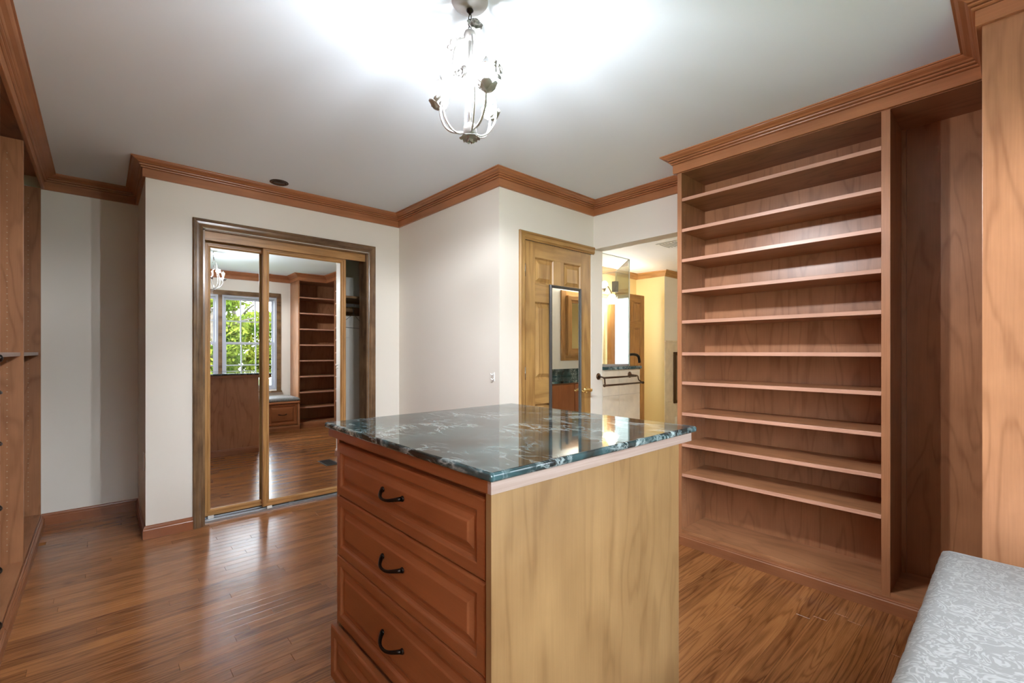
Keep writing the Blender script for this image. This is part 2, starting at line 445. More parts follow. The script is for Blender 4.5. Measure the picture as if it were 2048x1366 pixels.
# crown moulding with frieze board, mitred round the room, one run per wall
LOOP = [(XW, YS), (XP, YS), (XP, YP), (XB, YP), (XB, YB+0.02), (XE, YB+0.02), (XE, YD), (X2, YD), (X2, YC), (XC, YC), (XC, YN), (XW, YN)]
CROWN = [(0.0, -0.108), (0.014, -0.108), (0.016, -0.106), (0.016, -0.056), (0.012, -0.0555), (0.012, -0.0535), (0.020, -0.053), (0.0255, -0.0505), (0.0265, -0.0465), (0.0240, -0.0435),
         (0.0185, -0.0430), (0.0185, -0.0405), (0.0275, -0.0400), (0.0335, -0.0375), (0.0345, -0.0335), (0.0320, -0.0305), (0.0265, -0.0300), (0.0265, -0.0270), (0.034, -0.0265),
         (0.037, -0.0250), (0.042, -0.0205), (0.049, -0.0180), (0.057, -0.0155), (0.063, -0.0120), (0.067, -0.0085), (0.0675, -0.0065), (0.075, -0.0062), (0.075, 0.0), (0.0, 0.0)]
def mitred(P, i, prof, z, closed=True, n=None):
    """Offset profile at corner i of the path P (room on the left)."""
    m = len(P)
    def nrm(a, b):
        d = Vector((b[0]-a[0], b[1]-a[1])); d.normalize(); return Vector((-d.y, d.x))
    if closed: n0, n1 = nrm(P[i-1], P[i]), nrm(P[i], P[(i+1) % m])
    else:
        n0 = nrm(P[i-1], P[i]) if i > 0 else nrm(P[0], P[1]); n1 = nrm(P[i], P[i+1]) if i < m-1 else nrm(P[-2], P[-1])
    k = (n0 + n1) / (1 + n0.dot(n1))
    return [Vector((P[i][0] + k.x*o, P[i][1] + k.y*o, z + h)) for o, h in prof]
def run(P, i, prof, z, closed=True):
    a = mitred(P, i, prof, z, closed); b = mitred(P, (i+1) % len(P), prof, z, closed); n = len(prof)
    mb = MB(); mb.add(a + b, [(k, (k+1) % n, n+(k+1) % n, n+k) for k in range(n)] + [tuple(reversed(range(n))), tuple(range(n, 2*n))])
    return mb
names = ['over the garden windows', 'on the side of the shelves beside the bench', 'over the corner shelves facing the closet', 'over the long wall of shelves',
         'on the end of the long wall of shelves', 'above the passage to the bathroom', 'above the panelled wooden door', 'on the return wall with the hook',
         'above the sliding mirror doors', 'on the narrow side of the closet', 'across the niche beside the closet', 'over the tall cabinets']
for i in range(len(LOOP)):
    a, b = LOOP[i], LOOP[(i+1) % len(LOOP)]
    ax = 'X' if abs(a[0]-b[0]) > abs(a[1]-b[1]) else 'Y'
    struct('trim_%d' % (i+1), run(LOOP, i, CROWN, CEIL), 'trim_' + ax, 'reddish brown crown moulding ' + names[i])

# baseboards
BASE = [(0, 0), (0.015, 0), (0.015, 0.055), (0.0125, 0.060), (0.0125, 0.066), (0.009, 0.070), (0.007, 0.078), (0.003, 0.082), (0, 0.082)]
def baseboard(name, P, label):
    root = None
    for i in range(len(P)-1):
        ax = 'X' if abs(P[i][0]-P[i+1][0]) > abs(P[i][1]-P[i+1][1]) else 'Y'
        struct(name if i == 0 else name + '_%d' % i, run(P, i, BASE, 0, False), 'cabinet_' + ax, label if i == 0 else label + ', further run')
baseboard('baseboard_niche', [(XC, YC+0.005), (XC, YN), (XW, YN)], 'dark cherry baseboard in the niche beside the closet')
baseboard('baseboard_closet', [(0.467, YC), (XC, YC), (XC, YC+0.02)], 'dark cherry baseboard left of the sliding mirror doors')
baseboard('baseboard_return', [(2.18, YD), (X2, YD), (X2, YC), (1.78, YC)], 'dark cherry baseboard along the return wall')
baseboard('baseboard_south', [(XW, YS), (0.95, YS)], 'dark cherry baseboard below the garden windows')

# ------------------------------------------------------------------ garden windows (behind the camera, two seen in the closet mirror, one added for daylight)
def garden_window(n, x0, x1):
    y0, y1 = YS-0.11, YS-0.05
    mb = MB(); t = 0.03
    mb.box(x0, x0+t, YS-0.16, YS, WZ0, WZ1); mb.box(x1-t, x1, YS-0.16, YS, WZ0, WZ1)
    mb.box(x0+t, x1-t, YS-0.16, YS, WZ0, WZ0+t); mb.box(x0+t, x1-t, YS-0.16, YS, WZ1-t, WZ1)
    root = struct('window_%d' % (n if n < 3 else 4), mb, 'window_paint', ['grey painted garden window nearest the tall cabinets', 'grey painted garden window between two others', 'grey painted garden window above the cushioned bench, nearest the shelves'][n-1])
    zm = 1.335
    for k, (za, zb, yy) in enumerate(((WZ0+t, zm+0.02, YS-0.075), (zm-0.02, WZ1-t, YS-0.115))):
        s = MB(); f = 0.034; d = 0.034
        a, b = x0+t, x1-t
        s.box(a, a+f, yy, yy+d, za, zb); s.box(b-f, b, yy, yy+d, za, zb); s.box(a+f, b-f, yy, yy+d, za, za+f+0.004); s.box(a+f, b-f, yy, yy+d, zb-f, zb)
        sash = obj('sash', s, 'window_paint', root)
        gx0, gx1, gz0, gz1 = a+f, b-f, za+f+0.004, zb-f
        for q in (1, 2):
            xx = gx0 + (gx1-gx0)*q/3; part('muntin', 'window_paint', sash, 0, (xx-0.008, xx+0.008, yy+0.006, yy+d-0.006, gz0, gz1))
        zz = (gz0+gz1)/2; part('muntin', 'window_paint', sash, 0, (gx0, gx1, yy+0.007, yy+d-0.007, zz-0.008, zz+0.008))
        for q in range(3):
            for w in range(2):
                part('pane', 'window_glass', sash, 0, (gx0+(gx1-gx0)*q/3, gx0+(gx1-gx0)*(q+1)/3, yy+0.015, yy+0.018, gz0+(gz1-gz0)*w/2, gz0+(gz1-gz0)*(w+1)/2))
    return root
for i, w in enumerate(WIN): garden_window(i+1, *w)
mb = MB(); W0, W1 = WIN[0][0], WIN[2][1]
mb.box(W0-0.06, W1+0.06, YS, YS+0.018, WZ1, WZ1+0.07); mb.box(W0-0.06, W0, YS, YS+0.018, WZ0-0.02, WZ1); mb.box(W1, W1+0.06, YS, YS+0.018, WZ0-0.02, WZ1)
mb.box(WIN[0][1], WIN[1][0], YS, YS+0.018, WZ0-0.02, WZ1); mb.box(WIN[1][1], WIN[2][0], YS, YS+0.018, WZ0-0.02, WZ1); mb.box(W0-0.07, W1+0.07, YS, YS+0.045, WZ0-0.045, WZ0-0.02)
struct('trim_13', mb, 'casing_X', 'dark brown wooden casing round the row of garden windows')

# ------------------------------------------------------------------ closet with sliding mirror doors
closet_back = wall('wall_closet_back', 'cream painted back wall inside the closet', 'wall_paint', (XC+0.1, X2, 4.44, 4.50, 0, CEIL))
CP = [(0.0, 0.0), (0.0, 0.014), (0.006, 0.019), (0.014, 0.0195), (0.020, 0.016), (0.034, 0.0145), (0.044, 0.016), (0.048, 0.013), (0.052, 0.009), (0.058, 0.007), (0.058, 0.0)]
def casing(P, y, s=-1):
    """Casing runs along an outer outline P in the plane y; profile (inward, out of wall)."""
    out = []
    m = len(P)
    for i in range(m-1):
        def nr(a, b):
            d = Vector((b[0]-a[0], b[1]-a[1])).normalized(); return Vector((d.y, -d.x))
        n1 = nr(P[i], P[i+1]); n0 = nr(P[i-1], P[i]) if i > 0 else n1; n2 = nr(P[i+1], P[i+2]) if i < m-2 else n1
        k0 = (n0+n1)/(1+n0.dot(n1)); k1 = (n1+n2)/(1+n1.dot(n2)); n = len(CP)
        a = [Vector((P[i][0]+k0.x*o, y+s*h, P[i][1]+k0.y*o)) for o, h in CP]; b = [Vector((P[i+1][0]+k1.x*o, y+s*h, P[i+1][1]+k1.y*o)) for o, h in CP]
        mb = MB(); mb.add(a+b, [(k, (k+1) % n, n+(k+1) % n, n+k) for k in range(n)] + [tuple(reversed(range(n))), tuple(range(n, 2*n))])
        out.append(mb)
    return out
c = casing([(0.467, 0), (0.467, 2.114), (1.778, 2.114), (1.778, 0)], YC)
ct = struct('trim_14', c[0], 'casing_Z', 'dark weathered wooden casing round the sliding mirror doors')
obj('casing_head', c[1], 'casing_X', ct); obj('casing_leg', c[2], 'casing_Z', ct)
part('jamb', 'casing_Z', ct, 0, (OX0, OX0+0.012, YC, YC+0.15, 0, OZ)); part('jamb', 'casing_Z', ct, 0, (OX1-0.016, OX1, YC, YC+0.15, 0, OZ))
part('jamb_head', 'casing_X', ct, 0, (OX0, OX1, YC, YC+0.15, OZ-0.01, OZ))
part('fascia', 'oak_X', ct, 0.001, (OX0+0.012, OX1-0.016, YC+0.030, YC+0.044, OZ-0.072, OZ-0.01))
tr = struct('trim_15', MB().box(OX0+0.012, OX1-0.016, YC+0.050, YC+0.150, 0, 0.004).box(OX0+0.012, OX1-0.016, YC+0.050, YC+0.053, 0.004, 0.014)
            .box(OX0+0.012, OX1-0.016, YC+0.092, YC+0.095, 0.004, 0.014).box(OX0+0.012, OX1-0.016, YC+0.147, YC+0.150, 0.004, 0.014), 'aluminium', 'grey metal floor track of the sliding mirror doors')
YAW = math.radians(-0.40)        # the panels sit a hair out of square with the wall
def mirror_door(n, x0, x1, y, label):
    f = 0.046; d = 0.026; z0, z1 = 0.030, OZ-0.078 + 0.02
    prof = [(0, 0), (0, -0.008), (0.003, -d+0.002), (0.010, -d), (0.022, -d+0.001), (0.024, -d+0.006), (0.028, -d+0.006), (0.030, -d+0.002), (0.038, -d+0.003), (f, -d+0.013), (f, 0)]
    P = [(x0, z0), (x0, z1), (x1, z1), (x1, z0)]; parts = []
    for i in range(4):
        def nr(a, b):
            dd = Vector((b[0]-a[0], b[1]-a[1])).normalized(); return Vector((dd.y, -dd.x))
        n1 = nr(P[i], P[(i+1) % 4]); n0 = nr(P[i-1], P[i]); n2 = nr(P[(i+1) % 4], P[(i+2) % 4]); k0, k1 = n0+n1, n1+n2; m = len(prof)
        a = [Vector((P[i][0]+k0.x*o, y+0.026+h, P[i][1]+k0.y*o)) for o, h in prof]; q = P[(i+1) % 4]
        b = [Vector((q[0]+k1.x*o, y+0.026+h, q[1]+k1.y*o)) for o, h in prof]
        mb = MB(); mb.add(a+b, [(k, (k+1) % m, m+(k+1) % m, m+k) for k in range(m)] + [tuple(reversed(range(m))), tuple(range(m, 2*m))])
        parts.append(mb)
    root = struct('door_%d' % n, parts[0], 'oak_Z', label)
    for mb, nm, ax in ((parts[1], 'top_rail', 'X'), (parts[2], 'stile', 'Z'), (parts[3], 'bottom_rail', 'X')): obj(nm, mb, 'oak_' + ax, root)
    g = MB(); bw = 0.020
    g.panel((x0+f-0.003, y+0.020, z0+f-0.003), (1,0,0), (0,0,1), (0,-1,0), x1-x0-2*f+0.006, z1-z0-2*f+0.006, [(0, -0.003), (0, 0.00295), (bw, 0.0032)])
    cm = Vector(((x0+x1)/2, y+0.018, 0)); rm = Matrix.Rotation(YAW, 3, 'Z'); g.v = [cm + rm @ (v - cm) for v in g.v]
    tag(obj('mirror_glass', g, 'mirror', root), 'bevelled mirror glass')
    for xx in (x0+0.03, x1-0.065): part('roller_guide', 'white_plastic', root, 0, (xx, xx+0.035, y+0.002, y+0.012, 0.006, 0.032))
    return root
mirror_door(2, 0.540, 1.176, YC+0.104, 'sliding mirror door reflecting the garden window, set behind its neighbour')
mirror_door(3, 0.910, 1.548, YC+0.056, 'sliding mirror door reflecting shelves and bench, in front of its neighbour')
t = thing('closet_shelf', (1.1, 4.2, 1.69), 'dark wooden shelf with hanging rail inside the closet', 'shelf')
part('board', 'casing_X', t, 0.001, (XC+0.11, X2-0.01, 4.06, 4.43, 1.69, 1.71))
part('cleat', 'casing_X', t, 0.001, (XC+0.11, X2-0.01, 4.415, 4.435, 1.56, 1.69)); part('cleat', 'casing_X', t, 0.001, (X2-0.03, X2-0.005, 4.06, 4.41, 1.56, 1.69))
obj('rail', MB().tube([(XC+0.11, 4.13, 1.63), (X2-0.03, 4.13, 1.63)], 0.016, 14), 'aluminium', t)
h = MB(); hx, hy, hz = 1.745, 4.13, 1.63
pts = []
for k in range(10):
    a = math.radians(-150 + 235*k/9); pts.append((hx, hy + 0.019*math.sin(a)*1.0, hz + 0.019*math.cos(a)))
pts = [(hx, hy+0.020*math.cos(math.radians(a)), hz+0.020*math.sin(math.radians(a))) for a in range(200, -80, -28)] + [(hx, hy, hz-0.045)]
h.tube(pts + [(hx, hy, hz-0.075)], 0.0022, 6)
ang = math.radians(35); ca, sa = math.cos(ang), math.sin(ang)
tri = [(0, -0.075), (0.20, -0.185), (0.205, -0.20), (0.19, -0.207), (-0.19, -0.207), (-0.205, -0.20), (-0.20, -0.185)]
h.tube([(hx + u*ca - 0.0, hy + u*sa, hz + w) for u, w in tri], 0.0022, 6, closed=True)
tag(obj('coat_hanger', h, 'black'), 'thin black wire hanger on the closet rail', 'hanger')

# ------------------------------------------------------------------ panelled door with hanging mirror
c = casing([(2.189, 0), (2.189, 2.063), (XE-0.002, 2.063)], YD)
dt = struct('trim_16', c[0], 'pine_Z', 'honey brown wooden casing of the panelled door')
obj('casing_head', c[1], 'pine_X', dt)
yf = YD + 0.006; yb = yf + 0.036           # door leaf
dr = struct('door_1', MB().box(DX0+0.003, 2.357, yf, yb, 0.012, 2.003), 'pine_Z', 'honey brown panelled wooden door with a narrow mirror hung on it', bevel=0.001)
part('stile', 'pine_Z', dr, 0.001, (2.883, DX1-0.002, yf, yb, 0.012, 2.003))
zs = [0.012, 0.23, 0.818, 0.996, 1.567, 1.703, 1.893, 2.003]
for a, b in ((0, 1), (2, 3), (4, 5), (6, 7)): part('rail', 'pine_X', dr, 0.001, (2.357, 2.883, yf, yb, zs[a], zs[b]))
for a, b in ((1, 2), (3, 4), (5, 6)):
    part('muntin', 'pine_Z', dr, 0.001, (2.563, 2.675, yf, yb, zs[a], zs[b]))
    for x0, x1 in ((2.357, 2.563), (2.675, 2.883)):
        p = MB().panel((x0-0.004, yf+0.014, zs[a]-0.004), (1,0,0), (0,0,1), (0,-1,0), x1-x0+0.008, zs[b]-zs[a]+0.008,
                       [(0, -0.010), (0, 0.010), (0.006, 0.010), (0.014, 0.0), (0.020, -0.001), (0.044, 0.009), (0.046, 0.0105)])
        obj('panel', p, 'pine_Z', dr)
for z in (0.30, 1.048, 1.785):
    hmb = MB().tube([(DX0-0.001, YD-0.004, z-0.045), (DX0-0.001, YD-0.004, z+0.045)], 0.006, 10)
    hmb.box(DX0-0.018, DX0-0.001, YD-0.003, YD-0.0005, z-0.045, z+0.045); hmb.tube([(DX0-0.001, YD-0.004, z+0.045), (DX0-0.001, YD-0.004, z+0.052)], [0.0045, 0.003], 8)
    obj('hinge', hmb, 'steel', dr)
lv = MB(); lx, lz = 2.945, 0.892
lv.lathe((lx, yf, lz), [(0.030, 0), (0.030, 0.003), (0.026, 0.008), (0.016, 0.011), (0.012, 0.020), (0.012, 0.045), (0.014, 0.048), (0.014, 0.056), (0.006, 0.060)], 18, (0,-1,0))
lp = [(lx, yf-0.052, lz), (lx-0.025, yf-0.053, lz+0.006), (lx-0.05, yf-0.053, lz+0.008), (lx-0.075, yf-0.052, lz+0.002), (lx-0.095, yf-0.050, lz-0.008), (lx-0.106, yf-0.049, lz-0.006), (lx-0.112, yf-0.049, lz+0.003)]
lv.tube(lp, [0.009, 0.0085, 0.0075, 0.007, 0.0065, 0.006, 0.004], 10)
tag(obj('lever_handle', lv, 'brass', dr), 'polished brass lever handle')
mt = thing('hanging_mirror', (2.683, yf, 0.45), 'narrow tall mirror in a charcoal frame hung on the wooden door', 'mirror')
mx0, mx1, mz0, mz1 = 2.503, 2.863, 0.45, 1.705; fy = yf - 0.002
fp = [(0, 0), (0, -0.016), (0.003, -0.020), (0.008, -0.021), (0.012, -0.017), (0.020, -0.015), (0.022, -0.008), (0.022, 0)]
P = [(mx0, mz0), (mx0, mz1), (mx1, mz1), (mx1, mz0)]
for i in range(4):
    nr = lambda a, b: (lambda d: Vector((d.y, -d.x)))(Vector((b[0]-a[0], b[1]-a[1])).normalized())
    n1 = nr(P[i], P[(i+1) % 4]); n0 = nr(P[i-1], P[i]); n2 = nr(P[(i+1) % 4], P[(i+2) % 4]); m = len(fp); q = P[(i+1) % 4]
    a = [Vector((P[i][0]+(n0+n1).x*o, fy+hh, P[i][1]+(n0+n1).y*o)) for o, hh in fp]; b = [Vector((q[0]+(n1+n2).x*o, fy+hh, q[1]+(n1+n2).y*o)) for o, hh in fp]
    mb = MB(); mb.add(a+b, [(k, (k+1) % m, m+(k+1) % m, m+k) for k in range(m)]); obj('frame_rail', mb, 'charcoal', mt)
obj('mirror_glass', MB().box(mx0+0.018, mx1-0.018, fy-0.009, fy-0.004, mz0+0.018, mz1-0.018), 'mirror', mt)

# ------------------------------------------------------------------ peg holes
def pegs(parent, x_list, y, z0, z1, face, pitch=0.032, axis='y'):
    mb = MB(); z = z0
    while z < z1:
        for x in x_list:
            if axis == 'y': mb.lathe((x, y, z), [(0.0030, 0), (0.0030, 0.0006)], 6, (0, face, 0))
            else: mb.lathe((y, x, z), [(0.0030, 0), (0.0030, 0.0006)], 6, (face, 0, 0))
        z += pitch
    return tag(obj('peg_holes', mb, 'hole', parent), kind='stuff')

# ------------------------------------------------------------------ east wall of shelves
B = thing('shelf_unit', ((XB+XE)/2, 0.75, 0), 'long cherry wood shelf wall with ten close shelves beside the passage', 'shelves')
XK = XE - 0.004
ep = part('end_panel', 'cherry_Z', B, 0, (XB+0.002, XK, YB-0.014, YB+0.014, 0.0, 2.32)); part('edge_band', 'front_edge', ep, 0.001, (XB, XB+0.002, YB-0.014, YB+0.014, 0.0, 2.32))
ep = part('divider', 'cherry_Z', B, 0, (XB+0.002, XK, 0.390, 0.423, 0.0, 2.32)); part('edge_band', 'front_edge', ep, 0.001, (XB, XB+0.002, 0.390, 0.423, 0.0, 2.32))
part('back_panel', 'cherry_Z', B, 0, (XK-0.012, XK, 0.423, YB-0.014, 0.07, 2.32)); part('back_panel', 'cherry_Z', B, 0, (XK-0.012, XK, YP+0.001, 0.390, 0.07, 2.32))
part('back_strip', 'cherry_Z', B, 0, (XK-0.026, XK-0.012, 0.372, 0.390, 0.07, 2.32))
part('top_panel', 'cherry_Y', B, 0, (XB+0.002, XK, YP+0.001, YB+0.014, 2.32, 2.345))
part('bottom_panel', 'cherry_Y', B, 0.001, (XB+0.002, XK-0.012, 0.423, YB-0.014, 0.070, 0.090)); part('bottom_panel', 'cherry_Y', B, 0.001, (XB+0.002, XK-0.012, YP+0.001, 0.390, 0.070, 0.090))
for z in (2.162, 1.970, 1.781, 1.589, 1.397, 1.198, 1.016, 0.823, 0.629, 0.441):
    sh = part('shelf', 'cherry_Y', B, 0, (XB+0.006, XK-0.013, 0.4235, YB-0.0145, z-0.020, z)); part('edge_band', 'shelf_edge', sh, 0.001, (XB+0.004, XB+0.006, 0.4235, YB-0.0145, z-0.020, z))
pegs(B, (XB+0.035, XB+0.255), YB-0.0142, 0.14, 2.25, -1)
pegs(B, (XB+0.035, XB+0.255), 0.4232, 0.14, 2.25, 1)
KP = [(0, 0), (0.017, 0), (0.017, 0.050), (0.013, 0.054), (0.013, 0.059), (0.0095, 0.062), (0.007, 0.070), (0.003, 0.072), (0, 0.072)]
obj('plinth', run([(XB+0.001, YP+0.0175), (XB+0.001, YB+0.014), (XE, YB+0.014)], 0, KP, 0, False), 'plinth_Y', B)
obj('plinth', run([(XB+0.001, YP+0.0175), (XB+0.001, YB+0.014), (XE, YB+0.014)], 1, KP, 0, False), 'plinth_X', B)

# south shelves in the corner, seen from the side and in the mirror
B2 = thing('shelf_unit', (2.48, -0.13, 0), 'cherry wood corner shelves with a tall plain side panel beside the cushioned bench', 'shelves')
part('side_panel', 'cherry_Z', B2, 0.0015, (XP, XP+0.020, YS+0.004, YP, 0, 2.32))
part('back_panel', 'cherry_Z', B2, 0, (XP+0.020, XK-0.014, YS+0.004, YS+0.016, 0.07, 2.32))
part('top_panel', 'cherry_X', B2, 0, (XP+0.001, XK-0.014, YS+0.004, YP, 2.32, 2.345))
part('end_panel', 'cherry_Z', B2, 0, (XK-0.014, XK, YS+0.004, YP, 0.0, 2.345))
part('bottom_panel', 'cherry_X', B2, 0.001, (XP+0.020, XK-0.014, YS+0.016, YP, 0.070, 0.090))
for z in (2.07, 1.82, 1.57, 1.32, 1.07, 0.82, 0.57, 0.33):
    sh = part('shelf', 'cherry_X', B2, 0, (XP+0.0205, XK-0.0145, YS+0.017, YP-0.006, z-0.020, z)); part('edge_band', 'shelf_edge', sh, 0, (XP+0.0205, XK-0.0145, YP-0.006, YP-0.004, z-0.020, z))
obj('plinth', run([(XP+0.03, YP), (XB, YP)], 0, KP, 0, False), 'plinth_X', B2)

# ------------------------------------------------------------------ west cabinets
Wd = thing('open_wardrobe', (-0.57, 3.65, 0), 'open cherry wardrobe bays with one pale-edged shelf beside the niche', 'wardrobe')
XBk = -0.846
for y in (3.545, 4.490): 
    part('divider', 'cherry_Z', Wd, 0.0015, (XBk, XW-0.001, y-0.011, y+0.011, 0.0, 2.322))
    pegs(Wd, (XW-0.06, XW-0.40), y-0.0112, 0.16, 2.27, -1)
part('back_panel', 'cherry_Z', Wd, 0, (XBk, XBk+0.012, 2.80, 4.500, 0.07, 2.40))
part('top_panel', 'cherry_Y', Wd, 0, (XBk+0.012, XW-0.002, 2.79, 4.505, 2.40, 2.42))
part('bottom_panel', 'cherry_Y', Wd, 0, (XBk+0.012, XW-0.002, 2.80, 3.534, 0.07, 0.09)); part('bottom_panel', 'cherry_Y', Wd, 0, (XBk+0.012, XW-0.002, 3.556, 4.479, 0.07, 0.09))
for a, b in ((2.80, 3.5335), (3.5565, 4.4785)):
    sh = part('shelf', 'cherry_Y', Wd, 0, (XBk+0.013, XW-0.016, a, b, 1.178, 1.198)); part('edge_band', 'edge_band', sh, 0.001, (XW-0.016, XW-0.012, a, b, 1.178, 1.198))
obj('plinth', run([(XW, YN), (XW, 2.79)], 0, KP, 0, False), 'plinth_Y', Wd)

FRONT = [(0, 0.0), (0, 0.014), (0.0025, 0.0185), (0.007, 0.020), (0.030, 0.020), (0.033, 0.0185), (0.0355, 0.0135), (0.039, 0.0105), (0.046, 0.0095), (0.052, 0.0100), (0.064, 0.0155), (0.068, 0.0185), (0.070, 0.0190), (0.072, 0.0190)]
def pull(mb, o, u, w, v, half=0.048):
    """Arched pull: o centre on the face, u along it, w out of the face, v up."""
    o, u, w, v = map(Vector, (o, u, w, v))
    pts = []; rs = []
    for k in range(13):
        t_ = -1 + 2*k/12
        pts.append(o + u*(half*t_*(1+0.12*abs(t_)**3)) + w*(0.004 + 0.026*(1-abs(t_)**2.6)) - v*(0.010*(1-t_*t_))); rs.append(0.0042 + 0.0022*abs(t_)**2)
    mb.tube(pts, rs, 10)
    for sgn in (-1, 1): mb.lathe(o + u*(half*1.12*sgn), [(0.0085, 0), (0.0085, 0.003), (0.0065, 0.006)], 10, tuple(w))
    return mb
def tall_cabinet(y0, y1):
    t = thing('tall_cabinet', (-0.57, (y0+y1)/2, 0), 'tall cherry cabinet with a framed door above five drawers', 'cabinet', 'tall cabinets along the window side of the open wardrobe')
    part('body', 'cherry_Z', t, 0, (XBk, XW-0.022, y0+0.001, y1-0.001, 0.07, 2.40))
    zz = [0.095, 0.285, 0.505, 0.748, 0.985, 1.130]
    for a, b in zip(zz[:-1], zz[1:]):
        f = obj('drawer', MB().panel((XW-0.0215, y1-0.004, a+0.002), (0,-1,0), (0,0,1), (1,0,0), y1-y0-0.008, b-a-0.004, FRONT), 'cabinet_Y', t)
        obj('pull', pull(MB(), (XW-0.003, (y0+y1)/2, (a+b)/2), (0,1,0), (1,0,0), (0,0,1)), 'bronze', f)
    f = obj('cabinet_door', MB().panel((XW-0.0215, y1-0.004, 1.134), (0,-1,0), (0,0,1), (1,0,0), y1-y0-0.008, 2.318-1.134, FRONT), 'cabinet_Z', t)
    obj('knob', MB().lathe((XW-0.003, y1-0.20, 1.176), [(0.006, 0), (0.005, 0.008), (0.011, 0.014), (0.015, 0.021), (0.012, 0.027), (0.004, 0.030)], 14, (1,0,0)), 'bronze', f)
    obj('plinth', run([(XW, y1), (XW, y0)], 0, KP, 0, False), 'plinth_Y', t)
    return t
tall = tall_cabinet(2.270, 2.785)
tall['label'] = 'tall cherry cabinet with door and drawers right beside the open wardrobe'
for k in range(1, 6):
    c_ = copy_tree(tall, None, (0, -0.515*k, 0))
    c_['label'] = (['', 'second', 'third', 'fourth', 'fifth'][k] + ' tall cherry cabinet along the wall from the open wardrobe') if k < 5 else 'tall cherry cabinet standing against the window wall'

# ------------------------------------------------------------------ island
IX0, IX1, IY0, IY1 = 0.605, 1.392, 0.734, 1.598
I = thing('island_cabinet', ((IX0+IX1)/2, (IY0+IY1)/2, 0), 'cherry wood island dresser with four drawers in the middle of the room', 'dresser')
part('side_panel', 'tan_Z', I, 0.001, (IX0, IX1, IY0, IY0+0.018, 0.0, 0.902)); part('side_panel', 'cherry_Z', I, 0.001, (IX0+0.012, IX1, IY1-0.018, IY1, 0.0, 0.902))
part('body', 'cherry_Z', I, 0, (IX0+0.030, IX1-0.022, IY0+0.018, IY1-0.018, 0.06, 0.900)); 
part('toe_kick', 'trim_Y', I, 0, (IX0+0.045, IX1-0.03, IY0+0.018, IY1-0.018, 0.0, 0.06))
zz = [0.075, 0.259, 0.495, 0.703, 0.886]
for q, (a, b) in enumerate(zip(zz[:-1], zz[1:])):
    xo = IX0+0.0285 - (0.022 if q == 0 else 0)
    f = obj('drawer', MB().panel((xo, IY1-0.004, a+0.0015), (0,-1,0), (0,0,1), (-1,0,0), IY1-IY0-0.034, b-a-0.003, FRONT), 'cabinet_Y', I)
    if q == 0: part('drawer_box', 'cherry_Y', f, 0, (xo+0.0005, IX0+0.030, IY0+0.045, IY1-0.03, a+0.02, b-0.03))
    obj('pull', pull(MB(), (xo-0.0185, 1.185, (a+b)/2 + 0.004), (0,1,0), (-1,0,0), (0,0,1), 0.052), 'bronze', f)
for a, b in ((0.0, 1),):
    ptsE = [(IX1-0.0185, IY0+0.02), (IX1-0.0185, IY1-0.02)]
w_ = (IY1-IY0-0.036)
for k in range(2):
    obj('door', MB().panel((IX1-0.0215, IY0+0.018+k*w_/2+0.002, 0.075), (0,1,0), (0,0,1), (1,0,0), w_/2-0.004, 0.811, FRONT), 'cabinet_Z', I)
obj('plinth', run([(IX0+0.012, IY1), (IX1, IY1)], 0, KP, 0, False), 'plinth_X', I)
bx0, bx1, by0, by1 = 0.603, 1.474, 0.732, 1.640
ed = part('edge_strip', 'cabinet_Y', I, 0.0008, (bx0, bx0+0.018, by0+0.012, by1, 0.902, 0.930))
part('edge_strip', 'edge_band', I, 0.0008, (bx0, bx1, by0, by0+0.012, 0.902, 0.930))
part('edge_strip', 'cabinet_Y', I, 0.0008, (bx1-0.018, bx1, by0+0.012, by1, 0.902, 0.930)); part('edge_strip', 'cabinet_X', I, 0.0008, (bx0+0.018, bx1-0.018, by1-0.012, by1, 0.902, 0.930))
part('sub_top', 'cabinet_X', I, 0, (bx0+0.018, bx1-0.018, by0+0.012, by1-0.012, 0.903, 0.929))
ct_ = obj('countertop', MB().box(0.594, 1.495, 0.722, 1.658, 0.930, 0.950), 'marble', None)
bv = ct_.modifiers.new('bevel', 'BEVEL'); bv.width = 0.0075; bv.segments = 4; bv.limit_method = 'ANGLE'
tag(ct_, 'polished dark marble top with pale veins on the island dresser', 'countertop')

# ------------------------------------------------------------------ bench with cushion
Bn = thing('window_bench', (1.59, -0.08, 0), 'low cherry window bench with panelled drawers under the garden windows', 'bench')
BX0, BX1, BY1 = 0.93, 2.252, 0.165
part('body', 'cherry_X', Bn, 0, (BX0, BX1, YS+0.004, BY1-0.022, 0.07, 0.415))
part('seat_board', 'trim_X', Bn, 0.006, (BX0-0.012, BX1+0.0, YS+0.004, BY1+0.018, 0.415, 0.443))
part('end_board', 'cherry_Z', Bn, 0.001, (BX1-0.03, BX1, BY1-0.022, BY1, 0.0, 0.415))
n = 3; dw = (BX1-0.03-BX0)/n
for k in range(n):
    f = obj('drawer', MB().panel((BX0+k*dw+0.003, BY1-0.0215, 0.085), (1,0,0), (0,0,1), (0,1,0), dw-0.006, 0.322, FRONT), 'cabinet_X', Bn)
    obj('pull', pull(MB(), (BX0+(k+0.5)*dw, BY1-0.003, 0.25), (1,0,0), (0,1,0), (0,0,1)), 'bronze', f)
obj('plinth', run([(BX0, BY1), (BX1, BY1)], 0, KP, 0, False), 'plinth_X', Bn)
